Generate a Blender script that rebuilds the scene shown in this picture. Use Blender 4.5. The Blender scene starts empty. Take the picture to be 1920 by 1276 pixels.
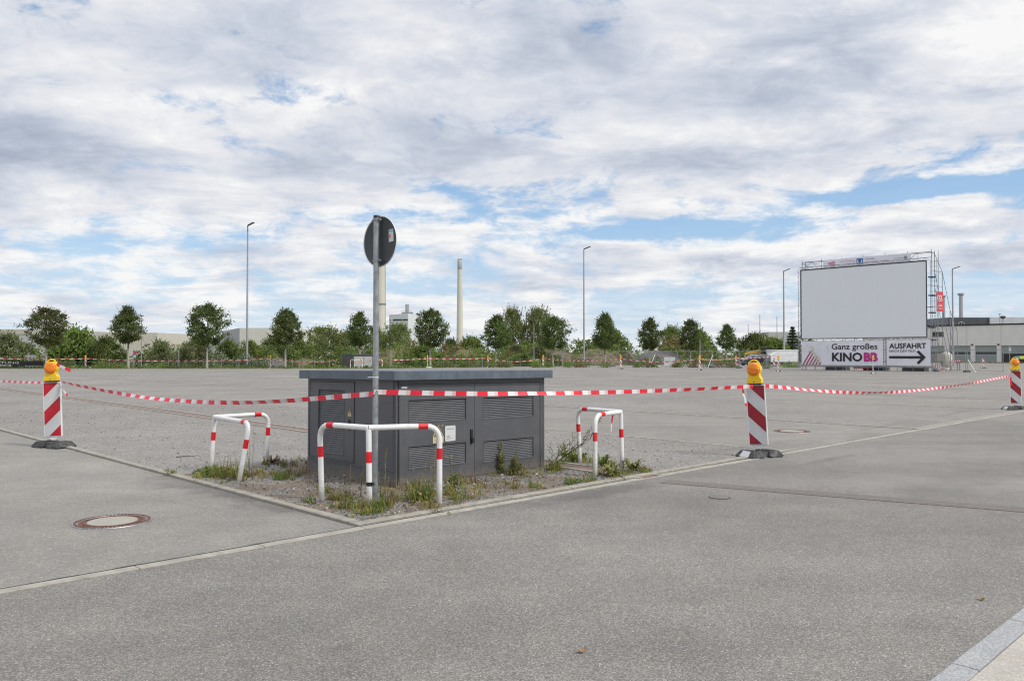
import bpy, bmesh, math, random
from mathutils import Vector, Matrix, noise

SC = bpy.context.scene
COL = SC.collection
PI = math.pi
rad = math.radians

# ------------------------------------------------------------------ camera
FPX, EYE = 1527.0, 1.6
PITCH = math.atan(26 / FPX)
cam_data = bpy.data.cameras.new("camera")
cam_data.sensor_width = 36.0
cam_data.lens = 36.0 * FPX / 1920.0
cam_data.clip_start = 0.05
cam_data.clip_end = 6000
cam = bpy.data.objects.new("camera", cam_data)
cam.location = (0, 0, EYE)
cam.rotation_euler = (PI / 2 + PITCH, 0, 0)
COL.objects.link(cam)
SC.camera = cam


def ray(px, py):
    dx, dy = px - 960.0, -(py - 638.0)
    c, s = math.cos(PITCH), math.sin(PITCH)
    return Vector((dx, FPX * c - dy * s, FPX * s + dy * c))


def G(px, py, z=0.0):
    """ground point under a place read off the photograph"""
    d = ray(px, py)
    t = (z - EYE) / d.z
    return Vector((d.x * t, d.y * t, z))


def P(px, py, Y):
    d = ray(px, py)
    t = Y / d.y
    return Vector((d.x * t, Y, EYE + d.z * t))


def gat(px, Y):
    """ground point at depth Y in the direction of column px"""
    return Vector(((px - 960.0) / FPX * Y, Y, 0.0))


# lot axes: U runs along the front kerb, V along the parking strips
UA = rad(44.3)
U = Vector((math.cos(UA), math.sin(UA), 0))
V = Vector((-math.sin(UA), math.cos(UA), 0))
C0 = Vector((-1.42, 7.57, 0))


def L(u, v, z=0.0):
    p = C0 + U * u + V * v
    return Vector((p.x, p.y, z))


# ------------------------------------------------------------------ world
SUN_AZ = rad(118)      # clockwise from +Y: to the right and a little behind the camera
SUN_EL = rad(48)
W = bpy.data.worlds.new("World")
SC.world = W
W.use_nodes = True
nt = W.node_tree
nt.nodes.clear()


class NB:
    """small builder for node trees"""
    def __init__(s, tree):
        s.t = tree

    def node(s, typ, **kw):
        n = s.t.nodes.new(typ)
        for k, v in kw.items():
            setattr(n, k, v)
        return n

    def link(s, a, b):
        s.t.links.new(a, b)

    def put(s, sock, val):
        if hasattr(val, "links") or isinstance(val, bpy.types.NodeSocket):
            s.link(val, sock)
        else:
            sock.default_value = val

    def m(s, op, a, b=0.0, c=None, clamp=False):
        n = s.node("ShaderNodeMath", operation=op, use_clamp=clamp)
        s.put(n.inputs[0], a)
        s.put(n.inputs[1], b)
        if c is not None:
            s.put(n.inputs[2], c)
        return n.outputs[0]

    def mix(s, f, a, b, blend="MIX"):
        n = s.node("ShaderNodeMix", data_type="RGBA", blend_type=blend, clamp_factor=True)
        s.put(n.inputs[0], f)
        s.put(n.inputs[6], a if not isinstance(a, tuple) else (*a, 1)[:4])
        s.put(n.inputs[7], b if not isinstance(b, tuple) else (*b, 1)[:4])
        return n.outputs[2]

    def noise(s, vec, scale, detail=6, rough=0.55, dist=0.0, lac=2.0):
        n = s.node("ShaderNodeTexNoise")
        s.put(n.inputs["Vector"], vec)
        n.inputs["Scale"].default_value = scale
        n.inputs["Detail"].default_value = detail
        n.inputs["Roughness"].default_value = rough
        n.inputs["Distortion"].default_value = dist
        n.inputs["Lacunarity"].default_value = lac
        return n

    def maprange(s, v, a, b, c=0.0, d=1.0, smooth=True):
        n = s.node("ShaderNodeMapRange", interpolation_type="SMOOTHSTEP" if smooth else "LINEAR")
        s.put(n.inputs[0], v)
        for i, x in enumerate((a, b, c, d)):
            s.put(n.inputs[1 + i], x)
        return n.outputs[0]

    def ramp(s, v, stops):
        n = s.node("ShaderNodeValToRGB")
        s.put(n.inputs[0], v)
        e = n.color_ramp.elements
        while len(e) < len(stops):
            e.new(0.5)
        for i, (p, c) in enumerate(stops):
            e[i].position = p
            e[i].color = (*c, 1)
        return n.outputs[0]

    def comb(s, x, y, z=0.0):
        n = s.node("ShaderNodeCombineXYZ")
        s.put(n.inputs[0], x)
        s.put(n.inputs[1], y)
        s.put(n.inputs[2], z)
        return n.outputs[0]

    def blob(s, az, el, a0, e0, wa, we):
        x = s.m("MULTIPLY", s.m("SUBTRACT", az, a0), 1.0 / wa)
        y = s.m("MULTIPLY", s.m("SUBTRACT", el, e0), 1.0 / we)
        r2 = s.m("ADD", s.m("MULTIPLY", x, x), s.m("MULTIPLY", y, y))
        return s.m("EXPONENT", s.m("MULTIPLY", r2, -1.0))


def sky_dir(px, py):
    d = ray(px, py).normalized()
    return math.atan2(d.x, d.y), math.asin(d.z)


def build_world():
    b = NB(nt)
    tc = b.node("ShaderNodeTexCoord")
    sep = b.node("ShaderNodeSeparateXYZ")
    b.link(tc.outputs["Generated"], sep.inputs[0])
    x, y, z = sep.outputs
    zc = b.m("MAXIMUM", z, 0.0)
    az = b.m("ARCTAN2", x, y)
    el = b.m("ARCSINE", zc)
    den = b.m("ADD", zc, 0.13)
    p = b.comb(b.m("DIVIDE", x, den), b.m("DIVIDE", y, den), 0.0)
    # warp the flat cloud layer a little
    def vma(v, k, add):
        n = b.node("ShaderNodeVectorMath", operation="MULTIPLY_ADD")
        b.link(v, n.inputs[0])
        n.inputs[1].default_value = k
        b.put(n.inputs[2], add)
        return n.outputs[0]

    w1 = b.noise(p, 0.8, 2, 0.5).outputs["Color"]
    q = vma(w1, (0.7, 0.6, 0), p)
    w2 = b.noise(q, 3.2, 3, 0.6).outputs["Color"]
    q2 = vma(w2, (0.20, 0.16, 0), q)
    big = b.noise(q2, 1.15, 11, 0.62).outputs[0]
    tone = b.noise(vma(q2, (1.0, 1.35, 1), (3.7, 1.9, 5.0)), 1.7, 10, 0.60).outputs[0]
    fine = b.noise(vma(q2, (1.3, 1.45, 1), (9.1, 4.4, 2.0)), 2.6, 8, 0.62).outputs[0]
    puff = b.noise(b.comb(b.m("MULTIPLY", az, 1.0), b.m("MULTIPLY", el, 2.1), 0.3), 13.0, 10, 0.64, 0.35).outputs[0]

    def blobs(lst):
        acc = None
        for px, py, w, h, a in lst:
            a0, e0 = sky_dir(px, py)
            g = b.m("MULTIPLY", b.blob(az, el, a0, e0, w / FPX, h / FPX), a)
            acc = g if acc is None else b.m("ADD", acc, g)
        return acc

    low = b.maprange(el, 0.05, 0.22, 1.0, 0.0)
    fb = b.m("ADD", b.m("MULTIPLY", b.m("SUBTRACT", big, 0.5), 2.0), b.m("MULTIPLY", b.m("SUBTRACT", fine, 0.5), 0.75))
    fb = b.m("ADD", fb, b.m("MULTIPLY", b.m("SUBTRACT", puff, 0.5), 1.7))
    cover = b.m("ADD", b.m("ADD", fb, 0.42), blobs([
        # gaps of blue
        (825, 358, 80, 18, -0.42), (960, 402, 170, 22, -0.40), (1180, 438, 150, 22, -0.52), (1400, 428, 150, 28, -0.56),
        (1570, 376, 150, 24, -0.52), (1770, 350, 150, 18, -0.50), (1905, 395, 90, 24, -0.24), (1860, 446, 100, 14, -0.34),
        (1300, 252, 100, 20, -0.34), (385, 85, 60, 30, -0.16), (330, 186, 50, 14, -0.16), (468, 190, 60, 22, -0.12),
        (620, 165, 60, 14, -0.16), (1880, 545, 140, 40, -0.34), (1690, 305, 170, 20, -0.24),
        (200, 590, 460, 60, -0.08), (760, 575, 300, 60, -0.10), (1300, 560, 260, 40, -0.22), (60, 330, 60, 14, -0.2),
        (860, 455, 150, 40, -0.12), (200, 470, 260, 40, -0.10),
        # heaped cloud in the gap
        (1150, 464, 66, 15, 0.66), (1490, 476, 170, 20, 0.86), (1770, 410, 130, 28, 0.80), (1840, 486, 60, 14, 0.5),
        (1360, 486, 80, 14, 0.40), (1650, 392, 40, 10, 0.3), (1200, 398, 50, 8, 0.3),
        # solid deck
        (500, 40, 500, 90, 0.16), (1300, 120, 600, 90, 0.30), (300, 270, 420, 80, 0.20), (1100, 310, 420, 46, 0.26),
        (1750, 220, 300, 70, 0.22), (1830, 60, 200, 90, 0.3),
    ]))
    up = b.maprange(el, 0.42, 0.8, 0.0, 0.35)
    cover = b.m("ADD", cover, up)
    cm = b.maprange(cover, -0.08, b.m("ADD", 0.40, b.m("MULTIPLY", low, 0.2)))
    veil = b.maprange(el, 0.0, 0.15, 0.60, 0.05)
    cm = b.m("MAXIMUM", cm, b.m("MULTIPLY", veil, b.maprange(fine, 0.3, 0.7, 0.3, 1.0)))

    t = b.m("ADD", b.m("MULTIPLY", b.m("SUBTRACT", tone, 0.5), 1.5), b.m("MULTIPLY", b.m("SUBTRACT", fine, 0.5), 1.2))
    t = b.m("ADD", t, b.m("MULTIPLY", b.m("SUBTRACT", puff, 0.5), 1.35))
    # edges of the cloud are thin and bright, thick middles grey
    t = b.m("ADD", t, b.maprange(cover, 0.15, 0.95, 0.16, -0.12))
    t = b.m("ADD", t, b.m("MULTIPLY", low, 0.10))
    t = b.m("ADD", b.m("ADD", t, 0.655), blobs([
        (240, 185, 150, 56, 0.26), (575, 175, 90, 50, 0.30), (420, 310, 110, 34, 0.16), (1830, 60, 160, 60, 0.40),
        (1240, 85, 130, 46, 0.20), (1480, 60, 130, 50, 0.14), (760, 60, 140, 56, 0.12), (1290, 175, 90, 34, 0.10),
        (1700, 210, 180, 26, 0.18), (560, 390, 240, 40, 0.14), (1130, 385, 140, 20, 0.12), (1150, 454, 66, 12, 0.34),
        (1490, 462, 170, 14, 0.36), (1770, 394, 120, 20, 0.30), (1250, 330, 240, 20, 0.12), (1640, 270, 200, 24, 0.12),
        (90, 365, 90, 24, 0.16),
        (1060, 80, 140, 84, -0.46), (1480, 150, 300, 56, -0.34), (20, 240, 140, 66, -0.40), (190, 310, 190, 40, -0.28), (450, 45, 180, 60, -0.20),
        (470, 120, 130, 44, -0.26), (1240, 295, 180, 26, -0.26), (700, 260, 200, 50, -0.20), (1500, 494, 170, 12, -0.26),
        (1780, 436, 130, 14, -0.20), (960, 250, 140, 34, -0.14), (1180, 418, 180, 10, -0.1), (300, 400, 200, 30, -0.12),
    ]))
    ccol = b.ramp(t, [(0.0, (0.385, 0.445, 0.56)), (0.32, (0.54, 0.595, 0.705)), (0.56, (0.69, 0.73, 0.82)),
                      (0.80, (0.86, 0.87, 0.91)), (1.0, (1.0, 1.0, 1.0))])
    high = b.maprange(el, 0.40, 1.1, 1.0, 1.55)
    vs = b.node("ShaderNodeVectorMath", operation="SCALE")
    b.link(ccol, vs.inputs[0])
    b.link(b.m("MULTIPLY", high, 9.4), vs.inputs[3])

    sky = b.node("ShaderNodeTexSky", sky_type="NISHITA")
    sky.sun_disc = False
    sky.sun_elevation = SUN_EL
    sky.sun_rotation = SUN_AZ
    sky.altitude = 450
    sky.air_density = 1.15
    sky.dust_density = 0.15
    sky.ozone_density = 1.2
    vk = b.node("ShaderNodeVectorMath", operation="MULTIPLY")
    b.link(sky.outputs[0], vk.inputs[0])
    vk.inputs[1].default_value = (1.25, 1.25, 1.25)
    hz = b.maprange(el, 0.0, 0.30, 0.95, 0.35, False)
    blue = b.ramp(b.maprange(el, 0.0, 0.22, 0.0, 1.0, False), [(0.0, (0.60, 0.735, 0.87)), (0.45, (0.43, 0.63, 0.88)), (1.0, (0.26, 0.49, 0.84))])
    bs = b.node("ShaderNodeVectorMath", operation="SCALE")
    b.link(blue, bs.inputs[0])
    bs.inputs[3].default_value = 10.0
    clear = b.mix(hz, vk.outputs[0], bs.outputs[0])
    colr = b.mix(cm, clear, vs.outputs[0])
    bg = b.node("ShaderNodeBackground")
    b.link(colr, bg.inputs[0])
    bg.inputs[1].default_value = 0.1
    out = b.node("ShaderNodeOutputWorld")
    b.link(bg.outputs[0], out.inputs[0])


build_world()
W.cycles.sampling_method = "MANUAL"
W.cycles.sample_map_resolution = 512

sun_data = bpy.data.lights.new("sun", "SUN")
sun_data.energy = 2.6
sun_data.angle = rad(10)
sun_data.color = (1.0, 0.95, 0.87)
sun = bpy.data.objects.new("sun", sun_data)
sd = Vector((math.sin(SUN_AZ) * math.cos(SUN_EL), math.cos(SUN_AZ) * math.cos(SUN_EL), math.sin(SUN_EL)))
sun.rotation_euler = (-sd).to_track_quat("-Z", "Y").to_euler()
sun.location = (20, -20, 40)
COL.objects.link(sun)

vsn = SC.view_settings
vsn.view_transform = "Standard"
vsn.look = "None"
vsn.exposure = 0.0
vsn.gamma = 1.0
SC.cycles.max_bounces = 6
SC.cycles.diffuse_bounces = 3
SC.cycles.transparent_max_bounces = 8
SC.cycles.use_denoising = True
SC.cycles.denoiser = "OPENIMAGEDENOISE"
SC.cycles.denoising_input_passes = "RGB_ALBEDO_NORMAL"
SC.cycles.denoising_prefilter = "ACCURATE"
SC.cycles.filter_width = 1.15


# ------------------------------------------------------------------ materials
def newmat(name):
    m = bpy.data.materials.new(name)
    m.use_nodes = True
    m.node_tree.nodes.clear()
    b = NB(m.node_tree)
    out = b.node("ShaderNodeOutputMaterial")
    pr = b.node("ShaderNodeBsdfPrincipled")
    b.link(pr.outputs[0], out.inputs[0])
    return m, b, pr, out


def pm(name, col, rough=0.6, metal=0.0, var=0.10, scale=6.0, bump=0.0, bscale=60.0, spec=0.5, dirt=None, dirt_amt=0.0, coat=0.0, world=False, splash=0.0, streak=0.0, chips=0.0):
    """painted / metal / plastic / concrete surface with uneven colour, gloss and optional dirt"""
    m, b, pr, out = newmat(name)
    if world:
        vec = b.node("ShaderNodeNewGeometry").outputs["Position"]
    else:
        vec = b.node("ShaderNodeTexCoord").outputs["Object"]
    n1 = b.noise(vec, scale, 5, 0.6).outputs[0]
    lo = tuple(c * (1 - var) for c in col)
    hi = tuple(min(1, c * (1 + var)) for c in col)
    c = b.mix(b.maprange(n1, 0.3, 0.7), lo, hi)
    if dirt:
        n2 = b.noise(vec, scale * 0.5, 8, 0.7).outputs[0]
        c = b.mix(b.m("MULTIPLY", b.maprange(n2, 0.48, 0.72), dirt_amt), c, dirt)
    if streak:      # rain-washed runs
        ms = b.node("ShaderNodeMapping")
        b.link(vec, ms.inputs[0])
        ms.inputs["Scale"].default_value = (22, 22, 0.55)
        ns = b.noise(ms.outputs[0], 1.0, 5, 0.65).outputs[0]
        c = b.mix(b.m("MULTIPLY", b.maprange(ns, 0.52, 0.78), streak), c, tuple(x * 1.5 + .015 for x in col))
    if splash:      # soil thrown up from the ground
        sz = b.node("ShaderNodeSeparateXYZ")
        b.link(vec, sz.inputs[0])
        nz = b.noise(vec, 16, 6, 0.7).outputs[0]
        low = b.maprange(b.m("ADD", sz.outputs[2], b.m("MULTIPLY", b.m("SUBTRACT", nz, 0.5), 0.4)), 0.0, splash, 0.6, 0.0)
        c = b.mix(low, c, (0.235, 0.20, 0.155))
    if chips:       # knocked-off paint
        nc = b.noise(vec, 24, 3, 0.6).outputs[0]
        c = b.mix(b.m("MULTIPLY", b.maprange(nc, 0.695, 0.715), chips), c, (0.12, 0.075, 0.05))
    b.put(pr.inputs["Base Color"], c)
    b.put(pr.inputs["Roughness"], b.maprange(n1, 0.2, 0.8, max(0.02, rough - 0.08), min(1, rough + 0.08)))
    pr.inputs["Metallic"].default_value = metal
    pr.inputs["Specular IOR Level"].default_value = spec
    if coat:
        pr.inputs["Coat Weight"].default_value = coat
    if bump:
        n3 = b.noise(vec, bscale, 4, 0.6).outputs[0]
        bp = b.node("ShaderNodeBump")
        bp.inputs["Strength"].default_value = bump
        bp.inputs["Distance"].default_value = 0.01
        b.link(n3, bp.inputs["Height"])
        b.link(bp.outputs[0], pr.inputs["Normal"])
    return m


def leafmat(name, a, c, warm=None, warm_amt=0.12, trans=0.38, rough=0.6):
    """leaves: each leaf its own tint, some of them warm"""
    m, b, pr, out = newmat(name)
    g = b.node("ShaderNodeNewGeometry")
    oi = b.node("ShaderNodeObjectInfo")
    r = g.outputs["Random Per Island"]
    col = b.mix(r, a, c)
    if warm:
        r2 = b.m("FRACT", b.m("MULTIPLY", r, 37.7))
        col = b.mix(b.maprange(r2, 1 - warm_amt - 0.04, 1 - warm_amt + 0.04), col, warm)
    vec = b.node("ShaderNodeTexCoord").outputs["Object"]
    n = b.noise(vec, 0.7, 3, 0.5).outputs[0]
    hs = b.node("ShaderNodeHueSaturation")
    b.put(hs.inputs["Hue"], b.maprange(oi.outputs["Random"], 0, 1, 0.485, 0.51, False))
    b.put(hs.inputs["Saturation"], 0.95)
    b.put(hs.inputs["Value"], b.m("MULTIPLY", b.maprange(n, 0.3, 0.7, 0.75, 1.25), b.maprange(oi.outputs["Random"], 0, 1, 0.85, 1.15, False)))
    b.put(hs.inputs["Color"], col)
    b.put(pr.inputs["Base Color"], hs.outputs[0])
    pr.inputs["Roughness"].default_value = rough
    pr.inputs["Specular IOR Level"].default_value = 0.3
    tr = b.node("ShaderNodeBsdfTranslucent")
    b.put(tr.inputs[0], hs.outputs[0])
    mx = b.node("ShaderNodeMixShader")
    mx.inputs[0].default_value = trans
    b.link(pr.outputs[0], mx.inputs[1])
    b.link(tr.outputs[0], mx.inputs[2])
    b.link(mx.outputs[0], out.inputs[0])
    return m


def asphalt(name, base, speck=95.0, contrast=0.55, tint=(1.0, 0.98, 0.95), coarse=0.0, stains=(), bump=0.5, pale=0.25, wear=0.0, soil=0.0):
    """bound stone surface: grains of many greys, worn patches, stains with their own outline"""
    m, b, pr, out = newmat(name)
    pos = b.node("ShaderNodeNewGeometry").outputs["Position"]
    vo = b.node("ShaderNodeTexVoronoi", feature="F1")
    b.link(pos, vo.inputs["Vector"])
    vo.inputs["Scale"].default_value = speck
    sp = b.node("ShaderNodeSeparateColor")
    b.link(vo.outputs["Color"], sp.inputs[0])
    grain = sp.outputs[0]
    g2 = b.noise(pos, speck * 0.45, 3, 0.7).outputs[0]
    big = b.noise(pos, 0.22, 5, 0.6).outputs[0]
    mid = b.noise(pos, 1.7, 6, 0.65).outputs[0]
    k = b.m("ADD", 1.0, b.m("MULTIPLY", b.m("SUBTRACT", b.m("POWER", grain, 1.7), 0.37), contrast))
    k = b.m("ADD", k, b.m("MULTIPLY", b.m("SUBTRACT", g2, 0.5), contrast * 0.9))
    k = b.m("MULTIPLY", k, b.maprange(big, 0.25, 0.75, 0.86, 1.12))
    k = b.m("MULTIPLY", k, b.maprange(mid, 0.25, 0.75, 0.90, 1.09))
    # a few bright stones
    k = b.m("ADD", k, b.m("MULTIPLY", b.maprange(sp.outputs[1], 0.93, 0.97), pale * 2))
    if coarse:
        v2 = b.node("ShaderNodeTexVoronoi", feature="F1")
        b.link(pos, v2.inputs["Vector"])
        v2.inputs["Scale"].default_value = 26.0
        s2 = b.node("ShaderNodeSeparateColor")
        b.link(v2.outputs["Color"], s2.inputs[0])
        chip = b.m("MULTIPLY", b.m("LESS_THAN", v2.outputs["Distance"], b.m("MULTIPLY", s2.outputs[2], 0.52)), b.m("GREATER_THAN", s2.outputs[0], 0.80))
        chipv = b.maprange(s2.outputs[1], 0, 1, -0.42, 0.5, False)
        patch = b.maprange(b.noise(pos, 0.6, 4, 0.6).outputs[0], 0.35, 0.6)
        k = b.m("ADD", k, b.m("MULTIPLY", b.m("MULTIPLY", b.m("MULTIPLY", chip, chipv), coarse), patch))
    wob = b.noise(pos, 2.2, 6, 0.7).outputs[0]
    sx = b.node("ShaderNodeSeparateXYZ")
    b.link(pos, sx.inputs[0])
    for (cx, cy, ang, ra, rb, amt) in stains:
        dx = b.m("SUBTRACT", sx.outputs[0], cx)
        dy = b.m("SUBTRACT", sx.outputs[1], cy)
        ca, sa = math.cos(ang), math.sin(ang)
        e1 = b.m("DIVIDE", b.m("ADD", b.m("MULTIPLY", dx, ca), b.m("MULTIPLY", dy, sa)), ra)
        e2 = b.m("DIVIDE", b.m("SUBTRACT", b.m("MULTIPLY", dy, ca), b.m("MULTIPLY", dx, sa)), rb)
        r2 = b.m("SQRT", b.m("ADD", b.m("MULTIPLY", e1, e1), b.m("MULTIPLY", e2, e2)))
        r2 = b.m("ADD", r2, b.m("MULTIPLY", b.m("SUBTRACT", wob, 0.5), 2.4))
        k = b.m("MULTIPLY", k, b.maprange(r2, 0.3, 1.2, 1.0 - amt, 1.0))
    if wear:
        # long worn and darkened bands along the driving direction, hairline cracks, small pits
        mpw = b.node("ShaderNodeMapping")
        b.link(pos, mpw.inputs[0])
        mpw.inputs["Rotation"].default_value = (0, 0, -rad(44.3))
        mpw.inputs["Scale"].default_value = (0.10, 0.75, 1)
        band = b.noise(mpw.outputs[0], 1.0, 4, 0.6).outputs[0]
        k = b.m("MULTIPLY", k, b.maprange(band, 0.3, 0.7, 1.0 - 0.22 * wear, 1.0 + 0.14 * wear))
        pit = b.noise(pos, 7.0, 4, 0.7).outputs[0]
        k = b.m("MULTIPLY", k, b.maprange(pit, 0.66, 0.76, 1.0, 1.0 - 0.5 * wear))
        vc = b.node("ShaderNodeTexVoronoi", feature="DISTANCE_TO_EDGE")
        wv = b.node("ShaderNodeVectorMath", operation="MULTIPLY_ADD")
        b.link(b.noise(pos, 1.2, 5, 0.65).outputs["Color"], wv.inputs[0])
        wv.inputs[1].default_value = (1.1, 1.1, 0)
        b.link(pos, wv.inputs[2])
        b.link(wv.outputs[0], vc.inputs["Vector"])
        vc.inputs["Scale"].default_value = 0.16
        crack = b.maprange(vc.outputs["Distance"], 0.0, 0.0022, 1.0, 0.0)
        some = b.maprange(b.noise(pos, 0.30, 3, 0.5).outputs[0], 0.52, 0.60)
        k = b.m("MULTIPLY", k, b.m("SUBTRACT", 1.0, b.m("MULTIPLY", b.m("MULTIPLY", crack, some), 0.55 * wear)))
    hue = b.mix(b.maprange(sp.outputs[2], 0, 1), tuple(base * t for t in tint), tuple(base * t for t in (1.01, 0.995, 0.945)))
    hue = b.mix(b.maprange(mid, 0.45, 0.75, 0.0, 0.35), hue, (base * 1.08, base * 0.98, base * 0.86))
    if soil:
        dirtn = b.noise(pos, 1.6, 6, 0.65).outputs[0]
        hue = b.mix(b.m("MULTIPLY", b.maprange(dirtn, 0.42, 0.58), soil), hue, (0.19, 0.135, 0.085))
    vs = b.node("ShaderNodeVectorMath", operation="SCALE")
    b.link(hue, vs.inputs[0])
    b.link(k, vs.inputs[3])
    b.link(vs.outputs[0], pr.inputs["Base Color"])
    pr.inputs["Roughness"].default_value = 0.9
    pr.inputs["Specular IOR Level"].default_value = 0.4
    bp = b.node("ShaderNodeBump")
    bp.inputs["Strength"].default_value = bump
    bp.inputs["Distance"].default_value = 0.006
    b.link(b.m("ADD", grain, b.m("MULTIPLY", g2, 0.8)), bp.inputs["Height"])
    b.link(bp.outputs[0], pr.inputs["Normal"])
    return m


def brickmat(name, c1, c2, mortar, scale=1.0, bw=0.24, bh=0.115):
    m, b, pr, out = newmat(name)
    tc = b.node("ShaderNodeTexCoord").outputs["Object"]
    br = b.node("ShaderNodeTexBrick")
    b.link(tc, br.inputs["Vector"])
    br.inputs["Color1"].default_value = (*c1, 1)
    br.inputs["Color2"].default_value = (*c2, 1)
    br.inputs["Mortar"].default_value = (*mortar, 1)
    br.inputs["Scale"].default_value = scale
    br.inputs["Brick Width"].default_value = bw
    br.inputs["Row Height"].default_value = bh
    br.inputs["Mortar Size"].default_value = 0.008
    n = b.noise(tc, 9, 6, 0.7).outputs[0]
    b.put(pr.inputs["Base Color"], b.mix(b.maprange(n, 0.3, 0.75, 0.0, 0.75), br.outputs[0], mortar))
    pr.inputs["Roughness"].default_value = 0.9
    return m


def cladding(name, col, pitch=1.2, line=0.75, var=0.05, vertical=True):
    """sheet cladding with panel joints every PITCH metres along the wall (object x) or height"""
    m, b, pr, out = newmat(name)
    tc = b.node("ShaderNodeTexCoord").outputs["Object"]
    sx = b.node("ShaderNodeSeparateXYZ")
    b.link(tc, sx.inputs[0])
    f = b.m("FRACT", b.m("DIVIDE", sx.outputs[0 if vertical else 2], pitch))
    j = b.m("LESS_THAN", f, 0.05)
    n = b.noise(tc, 0.5, 6, 0.6).outputs[0]
    st = b.node("ShaderNodeMapping")
    b.link(tc, st.inputs[0])
    st.inputs["Scale"].default_value = (3, 3, 0.25)
    n2 = b.noise(st.outputs[0], 1.0, 5, 0.6).outputs[0]
    c = b.mix(b.maprange(n, 0.3, 0.7), tuple(x * (1 - var) for x in col), tuple(x * (1 + var) for x in col))
    c = b.mix(b.maprange(n2, 0.5, 0.8, 0.0, 0.18), c, tuple(x * 0.75 for x in col))
    c = b.mix(j, c, tuple(x * line for x in col))
    b.put(pr.inputs["Base Color"], c)
    pr.inputs["Roughness"].default_value = 0.6
    return m


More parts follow.
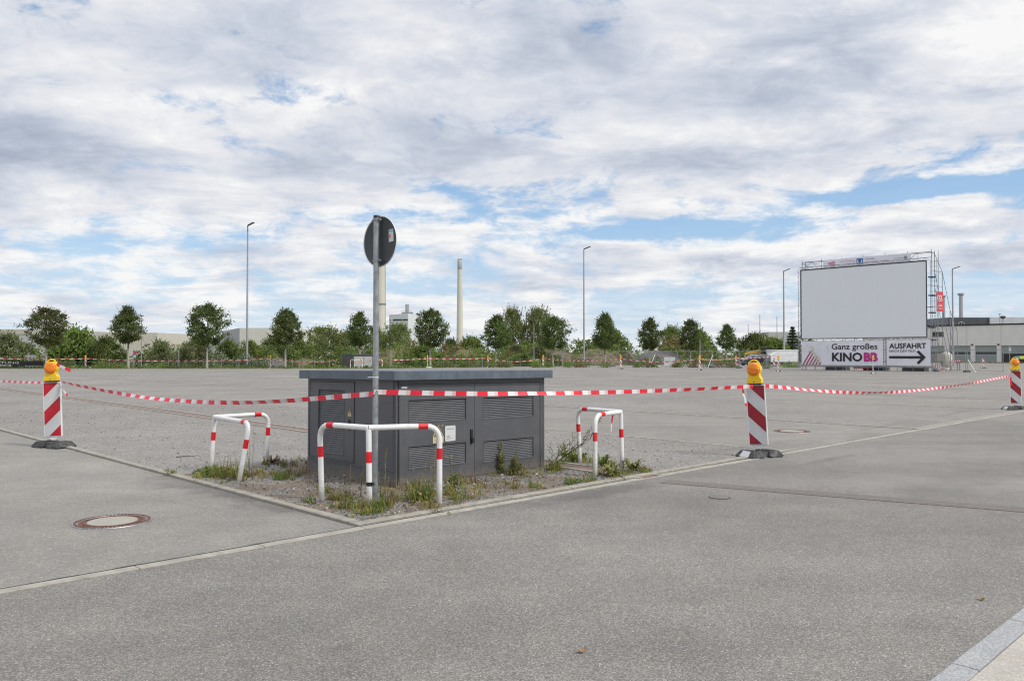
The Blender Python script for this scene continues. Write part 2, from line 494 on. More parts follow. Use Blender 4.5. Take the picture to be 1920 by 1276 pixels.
LM = L  # keep short names apart
road_stains = [
    (*G(1130, 922)[:2], UA, 1.5, 0.28, 0.30), (*G(900, 952)[:2], UA, 0.9, 0.2, 0.2),
    (*G(330, 1222)[:2], UA, 0.25, 0.08, 0.10), (*G(1800, 905)[:2], UA, 2.4, 0.5, 0.12), (*G(640, 1215)[:2], UA, 0.20, 0.08, 0.14),
    (*G(1560, 860)[:2], UA, 1.0, 0.12, 0.22),
]
lane_stains = [
    (*G(400, 912)[:2], UA + PI / 2, 2.0, 0.5, 0.30), (*G(520, 945)[:2], UA + PI / 2, 1.2, 0.3, 0.2), (*G(1620, 822)[:2], UA + 0.3, 2.0, 0.35, 0.16), (*G(1480, 835)[:2], UA, 1.4, 0.3, 0.12),
]
M = dict(
    road=asphalt("road_asphalt", 0.192, 140, 0.85, stains=road_stains, bump=0.30, pale=0.45, tint=(1.085, 0.985, 0.865), wear=0.5),
    lane=asphalt("lane_asphalt", 0.228, 90, 0.42, stains=lane_stains, bump=0.25, pale=0.2, tint=(1.09, 0.985, 0.85), wear=0.35),
    gravel=asphalt("chip_gravel", 0.215, 55, 0.66, coarse=0.9, bump=0.5, pale=0.4, tint=(1.08, 0.985, 0.875)),
    bedgravel=asphalt("bed_gravel", 0.19, 60, 0.85, coarse=0.9, bump=0.8, pale=0.5, tint=(1.08, 0.98, 0.84), soil=0.75),
    kerb=pm("kerb_concrete", (0.315, 0.295, 0.25), 0.9, var=0.22, scale=9, bump=0.4, bscale=120, dirt=(0.17, 0.15, 0.12), dirt_amt=0.6, world=True),
    kerb2=pm("gutter_concrete", (0.36, 0.34, 0.295), 0.9, var=0.20, scale=8, bump=0.4, bscale=120, dirt=(0.15, 0.14, 0.115), dirt_amt=0.75, world=True),
    joint=pm("joint_dirt", (0.045, 0.04, 0.035), 1.0, world=True),
    granite=asphalt("granite_kerb", 0.33, 140, 0.5, bump=0.2, tint=(0.93, 0.98, 1.05), pale=0.1),
    paving=asphalt("beige_paving", 0.40, 130, 0.35, bump=0.25, tint=(1.12, 0.98, 0.82), pale=0.0),
    brick=brickmat("red_brick", (0.22, 0.125, 0.095), (0.18, 0.11, 0.09), (0.18, 0.16, 0.135)),
    brick_dark=brickmat("worn_brick", (0.152, 0.128, 0.113), (0.132, 0.112, 0.104), (0.178, 0.163, 0.148)),
    white=pm("white_paint", (0.80, 0.80, 0.79), 0.35, var=0.05, scale=7, dirt=(0.40, 0.36, 0.29), dirt_amt=0.5, splash=0.30, chips=0.6),
    red=pm("red_film", (0.70, 0.010, 0.018), 0.35, var=0.08, dirt=(0.6, 0.4, 0.36), dirt_amt=0.12),
    darkred=pm("dark_red_film", (0.27, 0.008, 0.018), 0.40, var=0.10),
    beaconred=pm("beacon_red_film", (0.46, 0.008, 0.022), 0.38, var=0.10, dirt=(0.35, 0.2, 0.18), dirt_amt=0.12),
    refl=pm("reflective_white", (0.56, 0.57, 0.575), 0.45, var=0.05, scale=10, dirt=(0.35, 0.33, 0.3), dirt_amt=0.25),
    plasticw=pm("white_plastic", (0.74, 0.745, 0.73), 0.45, var=0.05, dirt=(0.4, 0.37, 0.32), dirt_amt=0.3),
    yellow=pm("yellow_plastic", (0.90, 0.58, 0.010), 0.4, var=0.06, dirt=(0.4, 0.3, 0.08), dirt_amt=0.3),
    rubber=pm("recycled_rubber", (0.055, 0.056, 0.058), 0.85, var=0.35, scale=14, bump=0.5, bscale=40, dirt=(0.20, 0.19, 0.17), dirt_amt=0.55),
    black=pm("black_plastic", (0.014, 0.014, 0.015), 0.5, var=0.2),
    cab=pm("anthracite_paint", (0.094, 0.098, 0.108), 0.42, var=0.07, scale=3, dirt=(0.14, 0.135, 0.125), dirt_amt=0.35, bump=0.06, bscale=240, splash=0.20, streak=0.22),
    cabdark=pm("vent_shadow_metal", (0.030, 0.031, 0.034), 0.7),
    roof=pm("zinc_roof", (0.125, 0.152, 0.185), 0.5, var=0.22, scale=9, metal=0.25, dirt=(0.07, 0.085, 0.10), dirt_amt=0.6),
    galv=pm("galvanised_steel", (0.34, 0.36, 0.375), 0.45, metal=0.65, var=0.22, scale=14, dirt=(0.22, 0.22, 0.22), dirt_amt=0.5),
    galvd=pm("dull_galvanised", (0.25, 0.26, 0.27), 0.6, metal=0.3, var=0.2, scale=10),
    mast=pm("mast_grey", (0.33, 0.34, 0.35), 0.5, metal=0.3, var=0.12),
    signback=pm("sign_back_grey", (0.052, 0.058, 0.060), 0.5, var=0.12, scale=8),
    cream=pm("cream_label", (0.66, 0.55, 0.30), 0.5, var=0.05),
    paper=pm("paper_white", (0.62, 0.63, 0.63), 0.5, var=0.03),
    ink=pm("ink_black", (0.016, 0.016, 0.018), 0.6),
    inkgrey=pm("ink_grey", (0.25, 0.25, 0.26), 0.6),
    magenta=pm("magenta_print", (0.50, 0.035, 0.25), 0.6),
    printred=pm("print_red", (0.40, 0.02, 0.05), 0.6),
    pinkprint=pm("print_pink", (0.62, 0.25, 0.30), 0.6),
    blueprint=pm("print_blue", (0.02, 0.13, 0.40), 0.6),
    beige=pm("print_beige", (0.66, 0.61, 0.48), 0.6),
    banner=pm("banner_sheet", (0.76, 0.76, 0.82), 0.65, var=0.04, scale=0.8, bump=0.2, bscale=1.5),
    screen=cladding("projection_sheet", (0.76, 0.785, 0.81), 2.03, 0.988, 0.012),
    redbanner=pm("red_banner_sheet", (0.66, 0.035, 0.055), 0.6),
    blackbanner=pm("black_banner_sheet", (0.02, 0.021, 0.024), 0.6, var=0.3, scale=1.5, bump=0.3, bscale=2),
    tapew=pm("tape_white", (0.72, 0.71, 0.72), 0.35, var=0.04),
    taper=pm("tape_red", (0.74, 0.022, 0.045), 0.35, var=0.08),
    tapep=pm("tape_pale_pink", (0.70, 0.50, 0.50), 0.35, var=0.08),
    rust=pm("rusty_iron", (0.17, 0.085, 0.05), 0.7, metal=0.4, var=0.35, scale=30, dirt=(0.2, 0.19, 0.19), dirt_amt=0.6),
    irongrey=pm("worn_iron", (0.30, 0.29, 0.30), 0.45, metal=0.6, var=0.25, scale=20),
    coverconc=pm("cover_concrete", (0.33, 0.315, 0.275), 0.9, var=0.08, scale=12, bump=0.2),
    bark=pm("bark", (0.16, 0.125, 0.095), 0.9, var=0.25, scale=8, bump=0.5, bscale=25),
    limed=pm("limed_bark", (0.40, 0.37, 0.34), 0.9, var=0.15, scale=8),
    maple=leafmat("maple_leaf", (0.057, 0.099, 0.024), (0.167, 0.236, 0.057), (0.218, 0.172, 0.057), 0.06),
    maple_red=leafmat("maple_leaf_rusty", (0.062, 0.084, 0.025), (0.145, 0.185, 0.052), (0.200, 0.120, 0.055), 0.16),
    bushl=leafmat("bush_leaf", (0.101, 0.153, 0.030), (0.267, 0.347, 0.069)),
    bushd=leafmat("dark_bush_leaf", (0.063, 0.097, 0.026), (0.192, 0.244, 0.060)),
    brightl=leafmat("bright_leaf", (0.103, 0.158, 0.028), (0.207, 0.275, 0.062)),
    silver=leafmat("willow_leaf", (0.119, 0.149, 0.060), (0.237, 0.258, 0.106)),
    brownl=leafmat("dry_shrub_leaf", (0.128, 0.128, 0.045), (0.255, 0.210, 0.090), (0.300, 0.150, 0.075), 0.2),
    tall=leafmat("poplar_leaf", (0.113, 0.158, 0.049), (0.281, 0.328, 0.095)),
    spruce=leafmat("spruce_needle", (0.045, 0.076, 0.045), (0.102, 0.147, 0.080)),
    blossom=leafmat("bramble_blossom", (0.084, 0.132, 0.042), (0.144, 0.192, 0.072), (0.660, 0.660, 0.576), 0.20),
    weed=leafmat("weed_green", (0.162, 0.209, 0.040), (0.356, 0.374, 0.085), (0.486, 0.288, 0.103), 0.18),
    weedb=leafmat("weed_brown", (0.154, 0.077, 0.039), (0.264, 0.171, 0.083), (0.110, 0.132, 0.033), 0.25),
    weedd=leafmat("weed_dark", (0.128, 0.170, 0.045), (0.282, 0.316, 0.084), (0.365, 0.227, 0.090), 0.12),
    straw=leafmat("straw", (0.27, 0.20, 0.10), (0.40, 0.31, 0.17), (0.14, 0.16, 0.05), 0.25),
    flower=pm("yellow_petal", (0.75, 0.58, 0.02), 0.6),
    twig=pm("dark_twig", (0.055, 0.050, 0.035), 0.8),
    stone=leafmat("loose_stone", (0.105, 0.10, 0.09), (0.23, 0.22, 0.20), (0.46, 0.45, 0.43), 0.08, trans=0.0, rough=0.9),
    verge=pm("verge_soil", (0.16, 0.165, 0.060), 0.95, var=0.35, scale=0.8, world=True),
    field=pm("field_ground", (0.10, 0.12, 0.045), 0.95, var=0.35, scale=0.15, world=True),
    earth=pm("bare_earth", (0.155, 0.125, 0.085), 0.95, var=0.4, scale=0.8, bump=1.0, bscale=4, dirt=(0.07, 0.09, 0.03), dirt_amt=0.95),
    heap=pm("gravel_heap_stone", (0.125, 0.115, 0.11), 0.95, var=0.35, scale=2.5, bump=1.0, bscale=6),
    wild=pm("wild_slope", (0.12, 0.105, 0.05), 0.95, var=0.45, scale=0.5, bump=0.8, bscale=3, dirt=(0.07, 0.10, 0.03), dirt_amt=0.9),
)


# ------------------------------------------------------------------ mesh tools
class MB:
    def __init__(s, xf=None):
        s.v, s.f, s.mi, s.xf = [], [], [], xf

    def add(s, vs, fs, k=0):
        o = len(s.v)
        for p in vs:
            p = Vector(p)
            s.v.append(tuple(s.xf @ p) if s.xf else tuple(p))
        for f in fs:
            s.f.append(tuple(i + o for i in f))
            s.mi.append(k)
        return s

    def poly(s, pts, k=0):
        return s.add(pts, [tuple(range(len(pts)))], k)

    def box(s, x0, y0, z0, x1, y1, z1, k=0, rot=None):
        vs = [Vector((x, y, z)) for z in (z0, z1) for y in (y0, y1) for x in (x0, x1)]
        if rot:
            vs = [rot @ p for p in vs]
        return s.add(vs, [(0, 2, 3, 1), (4, 5, 7, 6), (0, 1, 5, 4), (2, 6, 7, 3), (0, 4, 6, 2), (1, 3, 7, 5)], k)

    def hexa(s, lo, hi, k=0):
        """block between two quads"""
        n = len(lo)
        fs = [tuple(range(n))[::-1], tuple(range(n, 2 * n))]
        for i in range(n):
            j = (i + 1) % n
            fs.append((i, j, n + j, n + i))
        return s.add(list(lo) + list(hi), fs, k)

    def prism(s, pts, d, k=0):
        d = Vector(d)
        a = [Vector(p) for p in pts]
        return s.hexa(a, [p + d for p in a], k)

    def tube(s, pts, r, n=10, k=0, cap=True, ks=None):
        pts = [Vector(p) for p in pts]
        rs = r if isinstance(r, (list, tuple)) else [r] * len(pts)
        o = len(s.v)
        up = None
        vs, fs, mm = [], [], []
        for i, p in enumerate(pts):
            a = pts[max(i - 1, 0)]
            c = pts[min(i + 1, len(pts) - 1)]
            t = (c - a).normalized()
            if up is None:
                up = Vector((0, 0, 1)) if abs(t.z) < 0.9 else Vector((1, 0, 0))
            x = t.cross(up)
            if x.length < 1e-6:
                x = t.orthogonal()
            x.normalize()
            y = x.cross(t).normalized()
            up = y
            for j in range(n):
                q = 2 * PI * j / n
                vs.append(p + x * math.cos(q) * rs[i] + y * math.sin(q) * rs[i])
        for i in range(len(pts) - 1):
            for j in range(n):
                j2 = (j + 1) % n
                fs.append((i * n + j, i * n + j2, (i + 1) * n + j2, (i + 1) * n + j))
                mm.append(ks[i] if ks else k)
        if cap:
            fs.append(tuple(range(n))[::-1])
            mm.append(ks[0] if ks else k)
            fs.append(tuple((len(pts) - 1) * n + j for j in range(n)))
            mm.append(ks[-1] if ks else k)
        for p in vs:
            s.v.append(tuple(s.xf @ p) if s.xf else tuple(p))
        for f, q in zip(fs, mm):
            s.f.append(tuple(i + o for i in f))
            s.mi.append(q)
        return s

    def lathe(s, prof, n=24, c=(0, 0, 0), k=0, ks=None, axis=None):
        """profile of (radius, height) turned about z through c"""
        vs, fs, mm = [], [], []
        R_ = axis if axis else Matrix.Identity(3)
        for (r, h) in prof:
            for j in range(n):
                q = 2 * PI * j / n
                vs.append(Vector(c) + R_ @ Vector((r * math.cos(q), r * math.sin(q), h)))
        for i in range(len(prof) - 1):
            for j in range(n):
                j2 = (j + 1) % n
                fs.append((i * n + j, i * n + j2, (i + 1) * n + j2, (i + 1) * n + j))
                mm.append(ks[i] if ks else k)
        if prof[0][0] > 1e-6:
            fs.append(tuple(range(n))[::-1]); mm.append(ks[0] if ks else k)
        if prof[-1][0] > 1e-6:
            fs.append(tuple((len(prof) - 1) * n + j for j in range(n))); mm.append(ks[-1] if ks else k)
        o = len(s.v)
        for p in vs:
            s.v.append(tuple(s.xf @ p) if s.xf else tuple(p))
        for f, q in zip(fs, mm):
            s.f.append(tuple(i + o for i in f)); s.mi.append(q)
        return s

    def mesh(s, name, mats):
        me = bpy.data.meshes.new(name)
        me.from_pydata(s.v, [], s.f)
        mats = mats if isinstance(mats, (list, tuple)) else [mats]
        for m_ in mats:
            me.materials.append(m_)
        if len(mats) > 1:
            me.polygons.foreach_set("material_index", s.mi)
        me.update()
        return me

    def build(s, name, mats, parent=None, smooth=None, bevel=0.0, loc=None, segs=2):
        me = s.mesh(name, mats)
        bm = bmesh.new()
        bm.from_mesh(me)
        bmesh.ops.recalc_face_normals(bm, faces=bm.faces[:])
        bm.to_mesh(me)
        bm.free()
        if smooth:
            me.polygons.foreach_set("use_smooth", [True] * len(me.polygons))
            me.set_sharp_from_angle(angle=rad(smooth))
        o = bpy.data.objects.new(name, me)
        COL.objects.link(o)
        if parent:
            o.parent = parent
        if loc is not None:
            o.location = loc
        if bevel:
            md = o.modifiers.new("edge", "BEVEL")
            md.width = bevel
            md.segments = segs
            md.limit_method = "ANGLE"
            md.angle_limit = rad(40)
        return o


def tag(o, label, cat, group=None, kind=None):
    o["label"] = label
    o["category"] = cat
    if group:
        o["group"] = group
    if kind:
        o["kind"] = kind
    return o


def thing(name, label, cat, loc=(0, 0, 0), rz=0.0, group=None):
    o = bpy.data.objects.new(name, None)
    o.empty_display_size = 0.2
    COL.objects.link(o)
    o.location = loc
    o.rotation_euler = (0, 0, rz)
    return tag(o, label, cat, group)


def kids(o):
    return [c for c in bpy.data.objects if c.parent == o]


def dup(src, loc, rz, label, group=None):
    r = src.copy()
    COL.objects.link(r)
    r.location = loc
    r.rotation_euler = (r.rotation_euler.x, r.rotation_euler.y, rz)
    r["label"] = label
    if group:
        r["group"] = group
    for ch in kids(src):
        c = ch.copy()
        COL.objects.link(c)
        c.parent = r
        for g in kids(ch):
            d = g.copy()
            COL.objects.link(d)
            d.parent = c
    return r


def text_poly(body, bold=0.0):
    cu = bpy.data.curves.new("lettering", "FONT")
    cu.body = body
    cu.size = 1.0
    cu.offset = bold
    cu.resolution_u = 3
    o = bpy.data.objects.new("lettering", cu)
    COL.objects.link(o)
    dg = bpy.context.evaluated_depsgraph_get()
    dg.update()
    me = bpy.data.meshes.new_from_object(o.evaluated_get(dg))
    vs = [Vector(v.co) for v in me.vertices]
    fs = [tuple(p.vertices) for p in me.polygons]
    bpy.data.objects.remove(o)
    bpy.data.curves.remove(cu)
    bpy.data.meshes.remove(me)
    return vs, fs


def text_fit(mb, body, box, place, k=0, bold=0.0):
    """write BODY so that it fills box (x0, y0, x1, y1) of a flat sheet; place(x, y) -> point"""
    vs, fs = text_poly(body, bold)
    if not vs:
        return
    xa, xb = min(v.x for v in vs), max(v.x for v in vs)
    ya, yb = min(v.y for v in vs), max(v.y for v in vs)
    x0, y0, x1, y1 = box
    pts = [place(x0 + (v.x - xa) / (xb - xa) * (x1 - x0), y0 + (v.y - ya) / (yb - ya) * (y1 - y0)) for v in vs]
    mb.add(pts, fs, k)


def bend(pts, r, n=6):
    """polyline with its inner corners rounded"""
    pts = [Vector(p) for p in pts]
    out = [pts[0]]
    for i in range(1, len(pts) - 1):
        a, b, c = pts[i - 1], pts[i], pts[i + 1]
        d1, d2 = (a - b).normalized(), (c - b).normalized()
        p0, p1 = b + d1 * r, b + d2 * r
        for j in range(n + 1):
            t = j / n
            out.append((1 - t) ** 2 * p0 + 2 * t * (1 - t) * b + t * t * p1)
    out.append(pts[-1])
    return out


def cut_stripes(path, marks):
    """resample a path so that it has a point at every mark (distance along it); returns points and distances"""
    d = [0.0]
    for a, b in zip(path, path[1:]):
        d.append(d[-1] + (b - a).length)
    allm = sorted(set([round(x, 5) for x in d] + [round(x, 5) for x in marks if 0 < x < d[-1]]))
    out = []
    for x in allm:
        for i in range(len(d) - 1):
            if d[i] - 2e-5 <= x <= d[i + 1] + 2e-5:
                t = 0 if d[i + 1] == d[i] else (x - d[i]) / (d[i + 1] - d[i])
                out.append(path[i].lerp(path[i + 1], min(1, max(0, t))))
                break
    return out, allm


# ------------------------------------------------------------------ ground
def sheet(name, pts, mat, z, label, cat="ground"):
    mb = MB()
    mb.poly([(p[0], p[1], 0) for p in pts])
    o = mb.build(name, mat)
    o.location.z = z
    return tag(o, label, cat, kind="structure")


sheet("ground", [(-2500, -300), (2500, -300), (2500, 3500), (-2500, 3500)], M["field"], -0.03, "green and brown open ground reaching the horizon")


def vend(u):
    return (83.9 - 0.698 * u) / 0.716 if u < 48.9 else 69.6


def strip_pts(u0, u1, v0=0.0):
    pts = [L(u0, v0), L(u1, v0)]
    if u0 < 48.9 < u1:
        pts += [L(u1, vend(u1)), L(48.9, 69.6), L(u0, vend(u0))]
    else:
        pts += [L(u1, vend(u1)), L(u0, vend(u0))]
    return pts


sheet("road", [L(-60, -5.0), L(190, -5.0), L(190, 0), L(-60, 0)], M["road"], 0.0, "grey speckled asphalt road across the foreground", "road")
PER = 14.1
lane_mb, grav_mb = MB(), MB()
for k in range(-5, 12):
    a = k * PER
    for mb_, u0, u1, z in ((grav_mb, a, a + 8.4, 0.004), (lane_mb, a + 8.4, a + PER, 0.0)):
        if vend(u1) > 4:
            mb_.poly([(p.x, p.y, z) for p in strip_pts(u0, min(u1, 165), 0.0)])
tag(lane_mb.build("parking_lane", M["lane"]), "smooth pale asphalt lanes running between the gravel bays of the car park", "car park", kind="structure")
tag(grav_mb.build("gravel_bays", M["gravel"]), "darker chipped gravel parking bays between the smooth asphalt lanes", "car park", kind="structure")
sheet("cabinet_bed", [L(0.14, 0.14), L(4.2, 0.14), L(4.2, 3.0), L(3.0, 4.6), L(0.14, 4.4)], M["bedgravel"], 0.008,
      "stony bed with weeds round the grey cabinet", "gravel bed")

kb = MB()
rng = random.Random(4)


def kerb_run(mb, a, b, along, across, width, z0, z1, step=1.0, off=0.0, gap=0.006):
    x = a
    while x < b - 1e-6:
        e = min(x + step, b)
        j = rng.uniform(-0.003, 0.003)
        lo = [along(x + gap / 2, off + j), along(e - gap / 2, off + j), along(e - gap / 2, off + width + j), along(x + gap / 2, off + width + j)]
        mb.hexa([(p.x, p.y, z0) for p in lo], [(p.x, p.y, z1 + rng.uniform(-0.002, 0.002)) for p in lo])
        x = e


uu = lambda t, o: L(t, o)
vv = lambda t, o: L(o, t)
# front kerb: raised inner stones, a dark joint, flat outer stones
kb_in = MB()
for k in range(0, 11):
    kerb_run(kb_in, k * PER + (0 if k else 0.0), k * PER + 8.4, uu, None, 0.115, -0.05, 0.028 if k == 0 else 0.014, 1.0, 0.018)
kerb_run(kb_in, 0.14, 96, vv, None, 0.10, -0.05, 0.03, 1.0, 0.0)
for k in range(0, 11):
    for o in (8.4, PER):
        u0 = k * PER + o
        kerb_run(kb_in, 0.14, vend(u0), vv, None, 0.085, -0.05, 0.014, 2.0, u0 - 0.04)
for k in range(-4, 0):
    for o in (8.4, PER):
        u0 = k * PER + o
        if u0 < -0.5:
            kerb_run(kb_in, 0.14, vend(u0), vv, None, 0.085, -0.05, 0.014, 2.0, u0 - 0.04)
tag(kb_in.build("kerb", M["kerb"], bevel=0.006, segs=1), "narrow raised concrete kerb stones edging the gravel bays", "kerb", kind="structure")
kb_out = MB()
kerb_run(kb_out, -25, 160, uu, None, 0.105, -0.05, 0.010, 1.0, -0.115)
tag(kb_out.build("kerb_strip", M["kerb2"], bevel=0.004, segs=1), "flat pale concrete edging strip along the front of the car park", "kerb", kind="structure")
jr = random.Random(2)
jp, jq = [], []
for i in range(0, 241):
    u = -24 + i * .1
    jp.append(L(u, -0.008))
    jq.append(L(u, 0.012 + max(0, jr.gauss(.008, .012))))
sheet("joint_dirt", jp + jq[::-1], M["joint"], 0.0055, "dark dirt collected along the upper edge of the flat edging strip", "kerb")
sheet("kerb_joint", [L(-25, -0.012), L(160, -0.012), L(160, 0.020), L(-25, 0.020)], M["joint"], 0.0065, "dark open joint between the two rows of kerb stones", "kerb")

# red brick gutter through the bays and the worn brick line across the road
gm = MB()
gm.poly([(0, -0.15, 0), (68, -0.15, 0), (68, 0.15, 0), (0, 0.15, 0)])
ga, gb = G(1222, 895.5), G(0, 728.5)
o = gm.build("brick_gutter", M["brick"])
o.location = (ga.x, ga.y, 0.0125)
o.rotation_euler = (0, 0, math.atan2(gb.y - ga.y, gb.x - ga.x))
tag(o, "red brick drainage gutter running through the gravel bay behind the cabinet", "gutter", kind="structure")
gd = (gb - ga).normalized()
gn = Vector((-gd.y, gd.x, 0))
ge = MB()
for s_ in (-1, 1):
    x = 0.0
    while x < 66:
        a, b = ga + gd * (x + 0.004), ga + gd * (x + 0.996)
        p = [a + gn * s_ * 0.155, b + gn * s_ * 0.155, b + gn * s_ * 0.235, a + gn * s_ * 0.235]
        ge.hexa([(q.x, q.y, -0.02) for q in p], [(q.x, q.y, 0.020) for q in p])
        x += 1.0
tag(ge.build("gutter_edge", M["kerb"]), "pale concrete edging on both sides of the red brick gutter", "gutter", kind="structure")
ra, rb = G(1244, 902.0), G(1925, 956)
rm = MB()
ln = (rb - ra).length + 3
rm.poly([(0, -0.15, 0), (ln, -0.15, 0), (ln, 0.15, 0), (0, 0.15, 0)])
o = rm.build("brick_line", M["brick_dark"])
o.location = (ra.x, ra.y, 0.004)
o.rotation_euler = (0, 0, math.atan2(rb.y - ra.y, rb.x - ra.x))
tag(o, "worn reddish brick line crossing the asphalt road", "gutter", kind="structure")

# granite kerb and beige pavement in the near corner
gk = MB()
x = -12.0
x0 = -0.62
kerb_run(gk, -12 + 0.25, 60.25, uu, None, 0.128, -0.1, 0.030, 1.0, -5.112)
tag(gk.build("granite_kerb", M["granite"], bevel=0.008), "flush grey granite kerb between road and pavement", "kerb", kind="structure")
sheet("pavement", [L(-20, -12), L(60, -12), L(60, -5.116), L(-20, -5.116)], M["paving"], 0.024, "beige pavement beyond the granite kerb", "pavement")
sheet("pavement_bed", [L(-20, -5.13), L(60, -5.13), L(60, -4.968), L(-20, -4.968)], M["joint"], 0.002, "dark joint along the granite kerb", "kerb")

# grass verge behind the car park
vm_ = MB()
edge = [(-130, 91.5), (-15.0, 91.3)] + [tuple(L(u, 69.6)[:2]) for u in (60, 100, 150)]
outer = [(-130, 97.0), (-17.3, 97.0)] + [tuple(L(u, 75.0)[:2]) for u in (60, 100, 150)]
for i in range(len(edge) - 1):
    vm_.poly([(*edge[i], 0.03), (*edge[i + 1], 0.03), (*outer[i + 1], 0.05), (*outer[i], 0.05)])
tag(vm_.build("verge", M["verge"]), "mown grass verge along the far edge of the car park", "verge", kind="structure")
sheet("building_verge", [L(161, -20), L(164, -20), L(164, 60), L(161, 60)], M["verge"], 0.02, "narrow dry grass strip in front of the industrial hall", "verge")
sheet("yard", [L(164, -40), L(260, -40), L(260, 80), L(164, 80)], M["lane"], -0.01, "grey asphalt yard in front of the industrial hall", "yard")


def blades(name, spots, mats, hmin, hmax, w, seed, lean=0.5, per=3):
    r = random.Random(seed)
    mb = MB()
    for (x, y, z) in spots:
        for _ in range(per):
            h = r.uniform(hmin, hmax)
            a = r.uniform(0, 2 * PI)
            l = r.uniform(0.1, lean) * h
            q = r.uniform(0, 2 * PI)
            px, py = x + r.uniform(-.03, .03), y + r.uniform(-.03, .03)
            wx, wy = math.cos(q) * w / 2, math.sin(q) * w / 2
            dx, dy = math.cos(a) * l, math.sin(a) * l
            mb.add([(px - wx, py - wy, z), (px + wx, py + wy, z), (px + dx * .35 + wx * .7, py + dy * .35 + wy * .7, z + h * .6),
                    (px + dx * .35 - wx * .7, py + dy * .35 - wy * .7, z + h * .6), (px + dx, py + dy, z + h)],
                   [(0, 1, 2, 3), (3, 2, 4)])
    return mb


r_ = random.Random(11)
spots = []
for i in range(len(edge) - 1):
    a, b = Vector(edge[i]), Vector(edge[i + 1])
    c, d = Vector(outer[i]), Vector(outer[i + 1])
    for _ in range(int((b - a).length * 26)):
        t, s_ = r_.random(), r_.random() ** 1.5
        p = a.lerp(b, t).lerp(c.lerp(d, t), s_)
        spots.append((p.x, p.y, 0.03))
gv = blades("grass", spots, None, 0.10, 0.38, 0.09, 5, 0.6, 2)
tag(gv.build("grass", M["brightl"]), "rough green grass growing on the far verge", "grass", kind="stuff")
spots = []
for _ in range(900):
    p = L(r_.uniform(161, 164), r_.uniform(-20, 60))
    spots.append((p.x, p.y, 0.02))
tag(blades("grass", spots, None, 0.1, 0.35, 0.10, 6, 0.6, 2).build("grass", M["brownl"]), "dry yellowing grass in front of the industrial hall", "grass", kind="stuff")


# ------------------------------------------------------------------ transformer cabinet
def holed_panel(mb, place, x0, z0, x1, z1, holes, d0, d1, k=0):
    """flat panel with rectangular openings; place(x, z, depth) -> point; front at d0, back at d1"""
    xs = sorted({x0, x1, *[h[0] for h in holes], *[h[2] for h in holes]})
    zs = sorted({z0, z1, *[h[1] for h in holes], *[h[3] for h in holes]})
    for xa, xb in zip(xs, xs[1:]):
        for za, zb in zip(zs, zs[1:]):
            cx, cz = (xa + xb) / 2, (za + zb) / 2
            if any(h[0] < cx < h[2] and h[1] < cz < h[3] for h in holes):
                continue
            mb.poly([place(xa, za, d0), place(xb, za, d0), place(xb, zb, d0), place(xa, zb, d0)], k)
    for (a, b, c, d) in [(x0, z0, x1, z1)] + list(holes):
        ring = [(a, b), (c, b), (c, d), (a, d)]
        for i in range(4):
            p, q = ring[i], ring[(i + 1) % 4]
            mb.poly([place(*p, d0), place(*q, d0), place(*q, d1), place(*p, d1)], k)


def louvre(mb, place, x0, z0, x1, z1, n, k=0):
    pitch = (z1 - z0) / n
    for i in range(n):
        zb = z0 + i * pitch + pitch * 0.05
        zt = zb + pitch * 0.855
        a = [place(x0, zb, 0.001), place(x1, zb, 0.001), place(x1, zt, 0.013), place(x0, zt, 0.013)]
        b = [place(x0, zb - 0.002, 0.004), place(x1, zb - 0.002, 0.004), place(x1, zt, 0.017), place(x0, zt, 0.017)]
        mb.hexa(a, b, k)


front = lambda x, z, d: (x, d, z)          # long side, looks along -y
side = lambda y, z, d: (d, y, z)           # short side, looks along -x
CL, CW, CH = 2.45, 1.90, 1.335


def warning_sign(parent, place, x0, z0, x1, z1, d, plate=True):
    mb = MB()
    w, h = x1 - x0, z1 - z0
    zt = z0 + h * 0.36
    xm = (x0 + x1) / 2
    q = lambda pts, e: [place(a, b, d - e) for a, b in pts]
    mb.prism(q([(x0 + w * .0, zt), (x1, zt), (xm, z1)], 0), Vector(place(0, 0, -0.002)), 0)
    mb.poly(q([(x0 + w * .10, zt + h * .03), (x1 - w * .10, zt + h * .03), (xm, z1 - h * .055)], 0.0035), 1)
    mb.poly(q([(x0 + w * .20, zt + h * .075), (x1 - w * .20, zt + h * .075), (xm, z1 - h * .15)], 0.005), 0)
    s = h / 0.21
    bolt = [(-.008, .088), (.012, .092), (.002, .062), (.014, .064), (-.004, .018), (-.002, .046), (-.014, .044)]
    mb.poly(q([(xm + a * s, zt + b * s) for a, b in bolt], 0.0065), 1)
    o = mb.build("warning_sign", [M["cream"], M["ink"]], parent)
    if plate:
        m2 = MB()
        m2.prism(q([(x0 + w * .02, z0), (x1 - w * .02, z0), (x1 - w * .02, zt - h * .02), (x0 + w * .02, zt - h * .02)], 0), Vector(place(0, 0, -0.002)), 0)
        for i in range(3):
            zz = z0 + h * (.07 + .09 * i)
            m2.poly(q([(x0 + w * .16, zz), (x1 - w * (.16 + .1 * (i % 2)), zz), (x1 - w * (.16 + .1 * (i % 2)), zz + h * .035), (x0 + w * .16, zz + h * .035)], 0.0035), 1)
        m2.build("text_plate", [M["cream"], M["inkgrey"]], parent)
    return o


